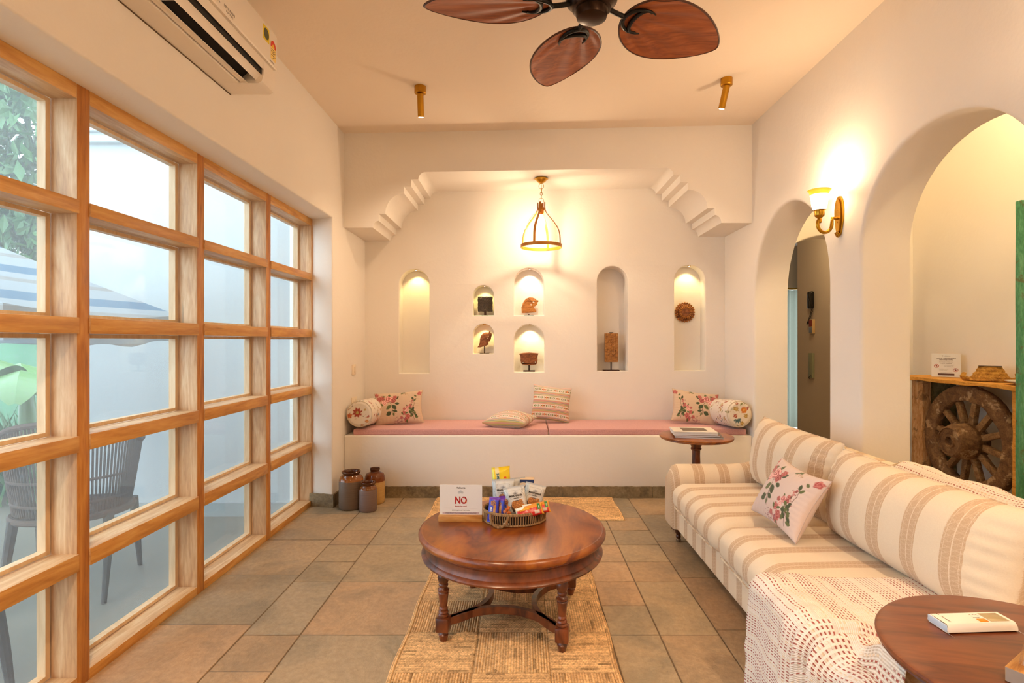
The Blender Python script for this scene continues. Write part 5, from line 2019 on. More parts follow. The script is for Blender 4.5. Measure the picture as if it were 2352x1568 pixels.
def spl(pts, n=5):
    """closed catmull-rom"""
    out = []; m = len(pts)
    for i in range(m):
        p0, p1, p2, p3 = (Vector(pts[(i + k - 1) % m]) for k in range(4))
        for j in range(n):
            t = j / n
            out.append(tuple(.5 * ((2 * p1) + (-p0 + p2) * t + (2 * p0 - 5 * p1 + 4 * p2 - p3) * t * t + (-p0 + 3 * p1 - 3 * p2 + p3) * t ** 3)))
    return out
def circ(cx, cy, r, n=12, ry=None):
    return [(cx + r * math.cos(2 * PI * i / n), cy + (ry or r) * math.sin(2 * PI * i / n)) for i in range(n)]
def standm(t, w, h, d=.05, y=0, th=.005, post=.005):
    bm = new(); box(bm, -w / 2, w / 2, y - d / 2, y + d / 2, 0, th, .001); obj('stand_base', bm, M_STAND, t)
    bm = new(); box(bm, -post, post, y - post, y + post, th, h, .001); obj('stand_post', bm, M_STAND, t)
def npx(px, py):      # a point on the back wall plane
    s = 1245.0 / (YB + .06)
    return (px - 1200) / s, CAMZ + (782 - py) / s
# dark block
n2 = NICHES[1]
t = thing('textured_block', 'dark square textured carving on a short post in the upper small niche', 'carving', (n2[0] + .012, YB + .065, n2[2]), 0)
bm = new(); q = random.Random(2)
def rough_(p):
    n = noise.noise(Vector((p.x * 60, p.z * 60, p.y * 20 + 3)))
    g = math.sin(p.x * 420 + 2 * math.sin(p.z * 90)) * math.sin(p.z * 300)
    return (p.x + .003 * noise.noise(Vector((p.z * 40, 1, 0))), p.y + .003 * n + .002 * g, p.z + .003 * noise.noise(Vector((p.x * 40, 5, 0))))
softbox(bm, .067, .016, .068, .007, 60, Matrix.Translation((0, 0, .104)), 0, rough_)
obj('carved_block', bm, old_wood('soot_black_wood', C('1d140c'), C('33241a'), C('5a4428'), 60, .5, .9), t, ang=80)
standm(t, .06, .045, .05, post=.010)
# standing horse head
n3 = NICHES[2]
t = thing('horse_head_carving', 'slim brown horse head carving on a tall metal stand in the lower small niche', 'carving', (n3[0] + .006, YB + .06, n3[2]), 0)
k = 1 / 6.816 / 258.3 * 1.012
def zz(px, py, cx=283, base=1178):
    return ((px - cx) * k, (base - py) * k)
poly = [zz(*p) for p in ((170, 1082), (195, 1050), (208, 1010), (213, 950), (225, 905), (255, 865), (300, 845), (340, 848), (350, 850), (360, 825), (378, 822), (376, 852), (388, 864), (400, 862), (398, 890), (388, 925), (384, 955), (372, 970), (364, 990), (346, 992), (345, 1035), (318, 1052), (270, 1066), (215, 1083))]
bm = new(); carve(bm, poly, -.014, .014, [circ(*zz(342, 905), .0038, 10), circ(*zz(337, 938), .0032, 10)], .003)
o = obj('carved_head', bm, M_CARV2, t)
bm = new()
tube(bm, [(*zz(235, 920)[:1], -.0155, zz(235, 920)[1]), (zz(290, 880)[0], -.0155, zz(290, 880)[1]), (zz(345, 872)[0], -.0155, zz(345, 872)[1])], .0022, 6)
tube(bm, [(zz(225, 985)[0], -.0155, zz(225, 985)[1]), (zz(280, 940)[0], -.0155, zz(280, 940)[1]), (zz(318, 960)[0], -.0155, zz(318, 960)[1]), (zz(325, 1030)[0], -.0155, zz(325, 1030)[1])], .002, 6)
obj('carved_ridge', bm, M_CARV2, o)
standm(t, .085, zz(0, 1060)[1] + .01, .05)
# curled carving
n4 = NICHES[3]
t = thing('curled_carving', 'honey coloured curled animal carving with pierced eyes on a low metal stand', 'carving', (n4[0] + .0, YB + .06, n4[2]), 0)
def z4(px, py): return ((px - 982) * k, (570 - py) * k)
poly = [z4(*p) for p in ((870, 530), (865, 430), (878, 425), (884, 385), (905, 340), (940, 305), (985, 286), (1035, 286), (1080, 305), (1108, 335), (1115, 328), (1132, 335), (1130, 352), (1116, 362), (1112, 395), (1090, 415), (1065, 428), (1058, 448), (1085, 475), (1098, 500), (1094, 516), (1040, 520), (960, 528))]
bm = new(); carve(bm, poly, -.022, .022, [circ(*z4(1055, 357), .0095, 14, .006), circ(*z4(1016, 400), .0062, 12, .010)], .004)
o = obj('carved_body', bm, M_CARV, t)
bm = new()
for pl_ in (((935, 305), (985, 350), (1030, 395)), ((965, 290), (1010, 335), (1045, 380)), ((872, 438), (950, 432), (1020, 432)), ((885, 500), (960, 505), (1060, 500)), ((895, 400), (925, 355), (965, 340))):
    tube(bm, [(z4(*p)[0], -.023, z4(*p)[1]) for p in pl_], .0022, 6)
obj('carved_ridge', bm, M_CARV, o)
standm(t, .085, .013, .05)
# bowl-like carving
n5 = NICHES[4]
t = thing('bowl_carving', 'flared dark brown wooden bowl shape on a square metal stand in a lit niche', 'carving', (n5[0] + .0, YB + .062, n5[2]), 0)
def z5(px, py): return ((px - 985) * k, (1465 - py) * k)
right = [(1132, 1180), (1122, 1205), (1115, 1240), (1115, 1290), (1108, 1335), (1092, 1352), (1050, 1360)]
left = [(1975 - a - 5, b) for a, b in reversed(right)]
poly = [z5(*p) for p in [(820, 1185), (900, 1170), (985, 1164), (1060, 1170)] + right + [(985, 1366)] + [(920, 1360), (880, 1352), (858, 1335), (850, 1290), (850, 1240), (840, 1205)]]
bm = new(); carve(bm, poly, -.026, .026, [circ(*z5(889, 1325), .0055, 12), circ(*z5(1083, 1318), .005, 12)], .006)
obj('carved_bowl', bm, M_CARV2, t)
standm(t, .105, z5(0, 1362)[1] + .006, .055, th=.012, post=.007)
# carved panel in the tall niche
n6 = NICHES[5]
t = thing('carved_slab', 'tall rectangular carved wood slab on a metal stand in the unlit niche', 'carving', (n6[0] + .0, YB + .075, n6[2]), 0)
k6 = 1 / 5.408 / 254
def z6(px, py): return ((px - 355) * k6, (1418 - py) * k6)
bm = new()
x0, x1 = z6(275, 0)[0], z6(436, 0)[0]; zb_, zt_ = z6(0, 1312)[1], z6(0, 955)[1]
def rel(p):
    if p.y < -.010:
        u, v = p.x / .055, p.z / .13
        n = .0045 * math.sin(14 * u + 3 * math.sin(9 * v)) * math.sin(16 * v + 2 * math.cos(7 * u)) if abs(u) < .68 and -.62 < v < .72 else 0
        if abs(abs(u) - .74) < .05: n = .003
        return (p.x, p.y + n, p.z)
    return tuple(p)
softbox(bm, (x1 - x0) / 2, .020, (zt_ - zb_) / 2, .004, 70, Matrix.Translation(((x0 + x1) / 2, 0, (zt_ + zb_) / 2)), 0, rel)
obj('carved_plank', bm, M_CARV2 if False else old_wood('panel_wood', C('4c2b12'), C('9a6428'), C('b88240'), 34, .6, .8), t, ang=70)
bm = new(); lathe(bm, [(.004, 0), (.016, .004), (.022, .009), (.018, .009), (0, .006)], 24, Matrix.Translation(((x0 + x1) / 2, 0, zt_)))
obj('candle_cup', bm, M_STAND, t)
standm(t, .145, zb_ + .004, .06, th=.008)
# rosette
n7 = NICHES[6]
t = thing('carved_rosette', 'round carved wooden rosette with petals and beaded rim fixed in the right niche', 'carving', (npx(1578, 716)[0], YB + .14, npx(1578, 716)[1]), 0)
k7 = .0915
Mr = Matrix.Rotation(PI / 2, 4, 'X')
bm = new(); lathe(bm, [(0, 0), (k7 * .92, 0), (k7 * .93, .014), (k7 * .70, .020), (k7 * .68, .030), (k7 * .62, .033), (k7 * .40, .040), (k7 * .38, .047), (k7 * .15, .043), (.006, .046), (0, .046)], 48, Mr)
obj('disc', bm, M_CARV2, t)
bm = new()
for i in range(24):
    a = 2 * PI * i / 24
    bmesh.ops.create_icosphere(bm, subdivisions=1, radius=.0085, matrix=Mr @ Matrix.Translation((k7 * .95 * math.cos(a), k7 * .95 * math.sin(a), .013)))
for i in range(30):
    a = 2 * PI * i / 30
    bmesh.ops.create_icosphere(bm, subdivisions=1, radius=.006, matrix=Mr @ Matrix.Translation((k7 * .78 * math.cos(a), k7 * .78 * math.sin(a), .022)))
for i in range(20):
    a = 2 * PI * i / 20
    softM = Mr @ Matrix.Rotation(a, 4, 'Z') @ Matrix.Translation((k7 * .53, 0, .037)) @ Matrix.Diagonal((1.9, .8, .8, 1))
    bmesh.ops.create_icosphere(bm, subdivisions=2, radius=.0085, matrix=softM)
o = obj('petals', bm, M_CARV, t, ang=80)

# ------------------------------------------------------------------ magazines on the small side table
mg_specs = [('lowest magazine of the stack on the small side table, dark cover', .30, .215, .008, R(-12), (.012, -.010), C('4a4440')),
            ('grey brown magazine second from the bottom of the side table stack', .285, .21, .009, R(-7), (-.006, .0), C('8a5f46')),
            ('cream magazine in the middle of the side table stack', .28, .205, .012, R(-9), (-.012, .004), C('d8cfc4')),
            ('topmost magazine of the side table stack, white with a dark picture', .275, .20, .007, R(-6), (-.014, .008), C('e8e0d4'))]
z = .6005
for lb, w, h, th_, rz, (dx, dy), col in mg_specs:
    t = thing('magazine', lb, 'magazine', (1.148 + dx, 3.60 + dy, z), rz, 'magazines on the small side table')
    bm = new(); box(bm, -w / 2 + .001, w / 2 - .002, -h / 2 + .002, h / 2 - .002, .0006, th_ - .0006, 0); obj('pages', bm, M_PAPER, t, smooth=False)
    mc = simple('magazine_cover', col, .35)
    bm = new(); box(bm, -w / 2, w / 2, -h / 2, h / 2, th_ - .0006, th_, 0); box(bm, -w / 2, w / 2, -h / 2, h / 2, 0, .0006, 0)
    c = obj('cover', bm, mc, t, smooth=False)
    if 'topmost' in lb:
        bm = new(); box(bm, -.075, .085, -.062, .062, th_, th_ + .0003, 0)
        p_ = obj('cover_picture', bm, simple('muted_photo_print', C('7a6a58'), .4, 0, 0, 30, .5), c); p_['label'] = 'dark rectangular picture on the cover'
        bm = new(); bmesh.ops.create_icosphere(bm, subdivisions=1, radius=.006, matrix=Matrix.Translation((.02, 0, th_ + .0003)) @ Matrix.Diagonal((1, 1, .05, 1)))
        obj('picture_highlight', bm, M_PAPER, p_)
    z += th_ + .0008

# ------------------------------------------------------------------ card stands
M_OAK = wood('card_block_wood', C('8a5424'), C('b9803e'), C('d2a262'), 'X', .5, 2.0)
M_PALEW = simple('pale_end_grain', C('a8988a'), .7, 0, .2, 60, .2)
def block_stand(t, w, d, h):
    bm = new(); box(bm, -w / 2, w / 2, -d / 2, d / 2, 0, h, .001); obj('wooden_block', bm, M_OAK, t)
cs_ = thing('card_stand', 'white NO smoking notice in a wooden block stand on the coffee table', 'sign', (-.281, 2.475, .4102), R(-1))
block_stand(cs_, .200, .045, .026)
bm = new(); box(bm, -.097, .097, -.0012, .0012, .020, .162); cd = obj('notice_card', bm, M_PAPER, cs_, smooth=False)
fr_ = (PI / 2, 0, 0)
text('lettering', 'NO', .044, (.0, -.0014, .090), fr_, M_RED, cd, bold=.0016, sx=.80)
bm = new()
tube(bm, [(.004, -.0022, .104), (.010, -.0022, .098), (.016, -.0022, .103)], .0022, 4); obj('cigarette', bm, M_PAPER, cd)
bm = new(); tube(bm, [(.018, -.0022, .090), (.026, -.0022, .083)], .0020, 4); obj('filter', bm, simple('orange_ink', C('d9771a'), .6), cd)
bm = new()
for (a, b, r_) in ((-.008, .127, .006), (-.001, .130, .007), (.006, .127, .006)):
    lathe(bm, [(0, 0), (r_, 0)], 14, Matrix.Translation((a, -.0014, b)) @ Matrix.Rotation(PI / 2, 4, 'X'), cap0=False, cap1=False)
obj('smoke_puff', bm, simple('pale_grey_ink', C('c4c8cc'), .7), cd)
text('lettering', '\u229e', .010, (-.016, -.0014, .1485), fr_, M_INK, cd)
text('lettering', 'ellunna', .0115, (.004, -.0014, .1485), fr_, M_INK, cd, bold=.0002)
text('lettering', 'Smoke free zone!', .0075, (0, -.0014, .064), fr_, M_RED, cd, bold=.0002)
bm = new(); box(bm, -.076, .076, -.0015, -.0012, .0552, .0556); obj('rule_line', bm, M_INK, cd, smooth=False)
text('lettering', "Let's keep the air fresh inside.", .0068, (0, -.0014, .046), fr_, M_INK, cd)
bm = new(); box(bm, -.084, .084, -.0014, -.0012, .0285, .038); obj('grey_band', bm, simple('mauve_band', C('b6a4ac'), .7), cd, smooth=False)
text('lettering', 'A \u20b95000 PENALTY WILL BE CHARGED FOR ANY VIOLATIONS', .0052, (0, -.0016, .033), fr_, M_INK, cd)

# second stand on the foreground table (only its left end is in the photo)
ax = Vector((.84, .54, 0)).normalized(); az = math.atan2(ax.y, ax.x)
w_, d_ = .20, .055
corner = Vector((.893, 1.004, .6002))
perp = Vector((ax.y, -ax.x, 0))
cen = corner + ax * w_ / 2 + perp * d_ / 2
fs_ = thing('card_stand', 'wooden block with a clear acrylic sheet at the right edge of the foreground table', 'sign', cen, az)
bm = new(); box(bm, -w_ / 2 + .001, w_ / 2, -d_ / 2, d_ / 2, 0, .027, .001); o = obj('wooden_block', bm, M_OAK, fs_)
bm = new(); box(bm, -w_ / 2, -w_ / 2 + .001, -d_ / 2 + .001, d_ / 2 - .001, .001, .026); e_ = obj('end_grain', bm, M_PALEW, o, smooth=False); e_['label'] = 'pale grey sawn end'
bm = new(); box(bm, -w_ / 2 + .002, w_ / 2 - .002, -.0014, .0014, 0, .15, 0, Matrix.Translation((0, .010, .020)) @ Matrix.Rotation(R(9), 4, 'X')); obj('acrylic_sheet', bm, clear('acrylic', (.93, .90, .88, 1), 1.5, .05), fs_)
bm = new(); box(bm, -w_ / 2 + .030, w_ / 2 - .010, -.0004, .0004, .0, .146, 0, Matrix.Translation((0, .0103, .021)) @ Matrix.Rotation(R(9), 4, 'X')); obj('notice_card', bm, M_PAPER, fs_, smooth=False)

# ------------------------------------------------------------------ remote control
rm = thing('remote_control', 'white air conditioner remote lying on the foreground side table', 'remote control', (.992, 1.196, .6002), R(3))
bm = new()
sec = [(-.029, .003), (-.027, .012), (-.022, .0185), (.022, .0185), (.027, .012), (.029, .004), (.024, .0), (-.024, .0)]
prism(bm, sec, -.080, .080, lambda u, v, d: (d, u, v))
bmesh.ops.bevel(bm, geom=[e for e in bm.edges if abs(e.verts[0].co.x - e.verts[1].co.x) < 1e-5], offset=.002, segments=2, affect='EDGES', profile=.5)
body = obj('body', bm, simple('remote_white', C('ece4da'), .35), rm, ang=50)
bm = new(); box(bm, -.0808, -.079, -.026, .026, .003, .017, .001); o = obj('end_cap', bm, simple('pale_blue_plastic', C('c9d6e2'), .3), rm); o['label'] = 'pale blue end cap'
bm = new(); box(bm, .028, .070, -.017, .017, .0184, .0190, .0003); o = obj('display', bm, simple('lcd_grey', C('a8946c'), .25), rm); o['label'] = 'grey liquid crystal display'
bm = new(); box(bm, .004, .022, -.018, -.006, .0184, .0200, .0006); o = obj('button', bm, simple('orange_button', C('f08a12'), .4), rm); o['label'] = 'orange power button'
bm = new(); box(bm, .0265, .0715, -.0185, .0185, .0183, .01855, .0001); obj('display_frame', bm, simple('remote_grey', C('cfc6ba'), .4), rm)
M_GREY = simple('grey_print', C('8b8378'), .5)
text('lettering', 'ON/OFF', .0042, (.010, .000, .0187), (0, 0, 0), M_GREY, rm)
text('lettering', 'MITSUBISHI', .0052, (-.062, -.002, .0187), (0, 0, R(-90)), M_GREY, rm)
bm = new()
for a in (90, 210, 330):
    c = Vector((-.062, .019, .0187)); d = Vector((math.sin(R(a)), math.cos(R(a)), 0)) ; e = Vector((-d.y, d.x, 0))
    bm.faces.new([bm.verts.new(c + d * k1 + e * k2) for k1, k2 in ((0, 0), (.002, .0012), (.004, 0), (.002, -.0012))])
obj('logo_mark', bm, M_INK, rm, smooth=False)
bm = new()
for i in range(3):
    for j in range(2):
        box(bm, .004 + i * .007, .008 + i * .007, .006 + j * .006, .008 + j * .006, .0185, .0187)
obj('key_legend', bm, M_GREY, rm, smooth=False)

# ------------------------------------------------------------------ rope basket and its snacks
bk = thing('rope_basket', 'oval jute rope basket tray with a rope handle on the coffee table', 'basket', (-.035, 2.492, .4102), R(8))
M_ROPE = MB('twisted_rope', C('8f6c48'), .95)
v_ = M_ROPE.coord()
wv = M_ROPE.n('TexWave'); wv.inputs['Scale'].default_value = 60; wv.inputs['Distortion'].default_value = 1.5; M_ROPE.put(wv.inputs['Vector'], v_)
M_ROPE.color(M_ROPE.ramp(wv.outputs[0], [(0, C('7d5c3a')), (1, C('b18e64'))])); M_ROPE.bump(wv.outputs[0], .6, .003)
M_ROPE = M_ROPE.m
A_, B_ = .144, .118
def ell(k, z, n=64, a0=0): return [(A_ * k * math.cos(2 * PI * i / n + a0), B_ * k * math.sin(2 * PI * i / n + a0), z) for i in range(n)]
bm = new(); prism(bm, [(x, y) for x, y, _ in ell(.93, 0)], .002, .010, lambda u, v, d: (u, v, d)); obj('tray_bottom', bm, M_DKIRON, bk)
bm = new()
for i in range(76):
    a = 2 * PI * i / 76
    c, s = math.cos(a), math.sin(a)
    tube(bm, [(A_ * k * c, B_ * k * s, z) for k, z in ((.965, .004), (.985, .02), (1.0, .036), (1.0, .054))], .0028, 6)
obj('upright_cords', bm, M_ROPE, bk)
bm = new()
for k, z in ((.975, .005), (1.0, .056), (1.005, .0515)):
    pts = ell(k, z, 64)
    tube(bm, pts, .0045, 8, closed=True)
obj('rim_rope', bm, M_ROPE, bk)
bm = new(); prism(bm, [(x, y) for x, y, _ in ell(.955, 0)], .006, .05, lambda u, v, d: (u * (1 + (d - .006) * .6), v * (1 + (d - .006) * .6), d), [[(x, y) for x, y, _ in ell(.925, 0)]])
obj('dark_lining', bm, simple('basket_lining', C('2a1e14'), .9), bk)
ah = R(-123)
hc = Vector((A_ * 1.02 * math.cos(ah), B_ * 1.02 * math.sin(ah), .05))
tg = Vector((-A_ * math.sin(ah), B_ * math.cos(ah), 0)).normalized(); ou = Vector((tg.y, -tg.x, 0))
if ou.dot(hc) < 0: ou = -ou
bm = new(); pts = []
for i in range(25):
    a = PI + PI * i / 24
    pts.append(hc + tg * .041 * math.cos(a) + ou * (.006 + .010 * math.sin(PI * i / 24)) + Vector((0, 0, .046 * math.sin(a) + (.0 if 0 < i < 24 else .004))))
tube(bm, pts, .0055, 10)
for i, p in enumerate(pts[:-1]):
    for f in (0, .5):
        c = p.lerp(pts[i + 1], f); d = (pts[i + 1] - p).normalized()
        Mx = Matrix.Translation(c) @ d.to_track_quat('Z', 'Y').to_matrix().to_4x4()
        lathe(bm, [(.0052, -.0013), (.0066, 0), (.0052, .0013)], 10, Mx, cap0=False, cap1=False)
obj('rope_handle', bm, M_ROPE, bk)

M_PACK = MB('glossy_wrapper', (.8, .8, .8, 1), .3)
M_PACK.color(M_PACK.n('VertexColor', layer_name='Col').outputs[0]); M_PACK.bump(M_PACK.noise(M_PACK.coord(), 55, 3, .6), .35, .004); M_PACK = M_PACK.m
def pack(name, label, cat, loc, rot, w, h, t, paint, group=None, seed=1, crimp=.05, nu=60, nv=80):
    """heat sealed pouch: flat serrated seal at top and bottom, x width, y height, z out"""
    th = thing(name, label, cat, loc, rot, group)
    bm = new(); uv = []; grids = []
    for sg in (1, -1):
        g = []
        for j in range(nv + 1):
            row = []
            for i in range(nu + 1):
                u, v = -1 + 2 * i / nu, -1 + 2 * j / nv
                if sg == -1 and (i in (0, nu) or j in (0, nv)):
                    row.append(grids[0][j][i]); continue
                vv = min(1, abs(v) / (1 - crimp * 2))
                f = max(0, 1 - u ** 4) ** .5 * max(0, 1 - vv ** 3) ** .6
                x = w / 2 * u * (1 - .05 * max(0, 1 - vv ** 4))
                y = h / 2 * v + (.0012 * (1 if i % 2 else -1) if j in (0, nv) else 0)
                z = sg * t / 2 * f + .0035 * noise.noise(Vector((x * 38, y * 38, seed))) * (1 if sg > 0 else .6)
                z += .0006 * math.sin(j * 3.1) * (vv >= 1)
                row.append(bm.verts.new((x, y, z))); uv.append((x * 100, y * 100))
            g.append(row)
        grids.append(g)
        for j in range(nv):
            for i in range(nu):
                q = (g[j][i], g[j][i + 1], g[j + 1][i + 1], g[j + 1][i])
                bm.faces.new(q if sg == 1 else tuple(reversed(q)))
    o = obj('wrapper', bm, M_PACK, th, ang=80)
    P = Painter(uv, (.7, .7, .7)); paint(P, w * 100, h * 100); paint_attr(o.data, P.c)
    return th
NUT = (.40, .13, .03)
def p_makhana(P, w, h):
    P.c[:] = (.62, .62, .60)
    X, Y = P.P[:, 0], P.P[:, 1]
    P.put(P.soft(np.abs(X + w * .42) - w * .10, .3) * .55, (.40, .56, .66))
    P.put(P.soft(h * .44 - Y, .3) * .5, (.45, .45, .46))
    q = random.Random(int(w * 7 + h))
    for s in (-1, 1):
        for _ in range(9):
            x = s * w * q.uniform(.30, .46); y = q.uniform(-.3, .42) * h
            P.line([(x, y - 1.2), (x + q.uniform(-.3, .3), y), (x + q.uniform(-.7, .7), y + 1.0)], .035, (.18, .19, .20), .08)
    P.line([(-w * .27, h * .36), (-w * .3, h * .2), (-w * .24, h * .10), (w * .24, h * .10), (w * .3, h * .2), (w * .27, h * .36), (-w * .27, h * .36)], .03, (.15, .14, .14), .07)
    P.dot(0, h * .27, w * .07, (.35, .35, .36)); P.dot(-w * .08, h * .27, w * .045, (.5, .5, .5)); P.dot(w * .08, h * .27, w * .045, (.5, .5, .5))
    P.dot(w * .02, -h * .17, w * .30, (.08, .05, .04))
    for a in range(13):
        x, y = w * .02 + q.uniform(-.26, .26) * w, -h * .09 + q.uniform(-.10, .10) * h
        P.rose(x, y, w * .10, (.20, .06, .015), (.62, .26, .07), a)
def p_maggi(P, w, h):
    P.c[:] = (.85, .62, .02)
    X, Y = P.P[:, 0], P.P[:, 1]
    P.put(P.soft(np.abs(X + w * .22) - w * .10, .2), (.80, .72, .42))
    d = np.hypot((X - w * .17) / .85, Y / 2.3) - w * .13
    P.put(P.soft(d, .2), (.70, .03, .02))
    P.put(P.soft(w * .40 + X, .2), (.75, .75, .12))
    P.dot(-w * .1, -h * .35, w * .08, (.75, .30, .05))
def p_choc(P, w, h):
    P.c[:] = (.035, .055, .50)
    X, Y = P.P[:, 0], P.P[:, 1]
    P.put(P.soft(h * .40 - Y, .2), (.16, .04, .38))
    P.put(P.soft(np.abs(X - w * .18) - w * .12, .2) * (Y < h * .2), (.50, .22, .04))
    P.rose(0, h * .27, w * .26, (.14, .04, .02), (.34, .14, .07), 1)
def p_digest(P, w, h):
    P.c[:] = (.58, .02, .015)
    X, Y = P.P[:, 0], P.P[:, 1]
    P.put(P.soft(h * .12 - Y, .4), (.72, .28, .03))
    P.put(P.soft(np.hypot((X + w * .30) / 1.9, (Y - h * .32) / .8) - h * .20, .2), (.80, .80, .68))
    P.put(P.soft(w * .42 + X, .3), (.80, .80, .74))
    P.put(P.soft(w * .46 + X, .3), (.75, .45, .05))
    P.put(P.soft(np.maximum(np.abs(X - w * .36) - w * .055, np.abs(Y - h * .15) - h * .28), .2), (.03, .22, .04))
    P.put(P.soft(np.maximum(np.abs(X - w * .27) - w * .09, np.abs(Y + h * .28) - h * .13), .1), (.62, .52, .44))
    P.put(P.soft(w * .42 - X, .2), (.72, .34, .03))
    for a in range(3): P.line([(-w * .1, -h * .02 - a * h * .08), (w * .2, -h * .02 - a * h * .08)], .05, (.7, .45, .35))
W0 = Vector((-.035, 2.492, .4102))
def bl(x, y, z): return Vector((x, y, .4102 + z))
FU = (PI / 2, 0, 0)
def txt_on(th, s, size, x, y, z, m, rz=0, sx=1.0, bold=.0):
    text('lettering', s, size, (x, y, z), (0, 0, rz), m, kids(th)[0], sx=sx, bold=bold)
M_TEALI = simple('teal_ink', C('1c6e78'), .5); M_YELI = simple('yellow_ink', C('f0c81e'), .5); M_WHI = simple('white_ink', C('eeeae0'), .5)
M_NAVY = simple('navy_ink', C('24345e'), .5); M_GRI = simple('green_ink', C('2c7a3a'), .5); M_ORI = simple('orange_print', C('d8641e'), .5)
a = pack('noodle_packet', 'bright yellow instant noodle packet standing highest in the basket', 'snack packet', bl(-.098, 2.555, .155), orient((.97, .22, .06), (-.12, .05, 1)), .088, .14, .035, p_maggi, None, 3)
txt_on(a, 'Maggi', .021, .015, -.004, .0195, M_YELI, R(-90), .95, .0005); txt_on(a, '2-MINUTE', .016, -.019, .012, .0185, M_TEALI, R(-90), .9, .0004); txt_on(a, 'Noodles', .012, -.030, -.012, .0165, M_TEALI, R(-90))
g_ = 'roasted makhana snack packets'
for lb, c, rt, up, w, h, sd in (('grey white snack packet at the back left of the basket, upright below the yellow packet', bl(-.088, 2.520, .100), (1, .02, .02), (-.02, .10, 1), .105, .150, 4),
                                ('grey white snack packet in the middle of the basket, nut picture in front', bl(-.028, 2.462, .090), (.97, .12, .14), (-.14, .24, 1), .098, .135, 5),
                                ('grey white snack packet at the right of the basket, tilted to the right', bl(.048, 2.500, .092), (.93, .10, -.26), (.30, .22, 1), .098, .135, 6)):
    a = pack('snack_packet', lb, 'snack packet', c, orient(rt, up), w, h, .034, p_makhana, g_, sd)
    txt_on(a, 'MAKHANA', .0125, 0, h * .19, .0175, M_INK, 0, .95, .0004); txt_on(a, 'PERI PERI', .0055, 0, h * .11, .0192, M_INK, 0, 1, .0001)
    txt_on(a, 'roasted', .006, 0, h * .26, .0160, M_INK)
a = pack('snack_packet', 'blue white snack packet edge peeping out between noodle packet and box', 'snack packet', bl(-.020, 2.555, .105), orient((.9, .35, .02), (.05, .10, 1)), .075, .14, .024, p_makhana, None, 7)
for lb, c, rt, up, sd, s_ in (('shiny blue biscuit packet at the far left of the basket', bl(-.130, 2.418, .066), (.92, -.30, -.04), (-.10, .22, 1), 8, 'BRITANNIA'),
                              ('shiny blue biscuit packet second from the left in the basket', bl(-.101, 2.428, .062), (.70, -.55, .02), (-.06, .18, 1), 9, ''),
                              ('shiny purple biscuit packet behind the clear sweet jar', bl(-.075, 2.452, .062), (1, .05, .02), (.0, .16, 1), 10, 'BISCUIT')):
    a = pack('biscuit_packet', lb, 'snack packet', c, orient(rt, up), .048, .108, .022, p_choc, 'blue biscuit packets', sd)
    txt_on(a, s_ or 'CRUNCH', .0105, -.006, -.012, .0135, M_WHI, R(-90), .9, .0003)
for lb, c, rt, up, sd in (('red and orange biscuit packet lying across the front of the basket', bl(.030, 2.412, .061), (1, .04, .24), (-.20, .62, .80), 12),
                          ('red and orange biscuit packet behind the first, at the right rim of the basket', bl(.062, 2.436, .066), (1, .12, .14), (-.16, .62, .78), 13)):
    a = pack('digestive_packet', lb, 'snack packet', c, orient(rt, up), .128, .052, .034, p_digest, 'red biscuit packets', sd, .0)
    txt_on(a, 'DIGESTIVE', .0095, -.018, .004, .0185, M_YELI, 0, 1, .0003); txt_on(a, 'Biscuits', .005, -.012, -.006, .018, M_WHI); txt_on(a, 'NEW', .006, .046, .004, .0155, M_WHI, R(-90))
# milk / tea box
bx_ = thing('food_carton', 'cream cardboard box with navy wave band at the back of the basket', 'carton', bl(.022, 2.562, .012), R(-4))
M_BOX = simple('cream_carton', C('dcbf9a'), .6)
bm = new(); box(bm, -.033, .033, -.022, .022, 0, .158, .001); o = obj('carton_body', bm, M_BOX, bx_)
bm = new(); pl_ = [(-.033, .157), (.033, .157), (.033, .142)] + [(.033 - .066 * i / 14, .142 - .004 * math.sin(i / 14 * 2 * PI) * (1) - .002) for i in range(1, 14)] + [(-.033, .142)]
prism(bm, pl_, -.0222, -.0226, lambda u, v, d: (u, d, v)); obj('navy_band', bm, M_NAVY, o)
bm = new(); lathe(bm, [(0, 0), (.0125, 0)], 24, Matrix.Translation((.002, -.0224, .122)) @ Matrix.Rotation(PI / 2, 4, 'X'), cap0=False, cap1=False); obj('logo_disc', bm, M_NAVY, o)
bm = new(); lathe(bm, [(0, 0), (.0075, 0)], 24, Matrix.Translation((.003, -.0227, .125)) @ Matrix.Rotation(PI / 2, 4, 'X'), cap0=False, cap1=False); obj('logo_sun', bm, M_ORI, o)
text('lettering', 'butter', .0085, (-.010, -.0225, .102), FU, M_NAVY, o, bold=.0003)
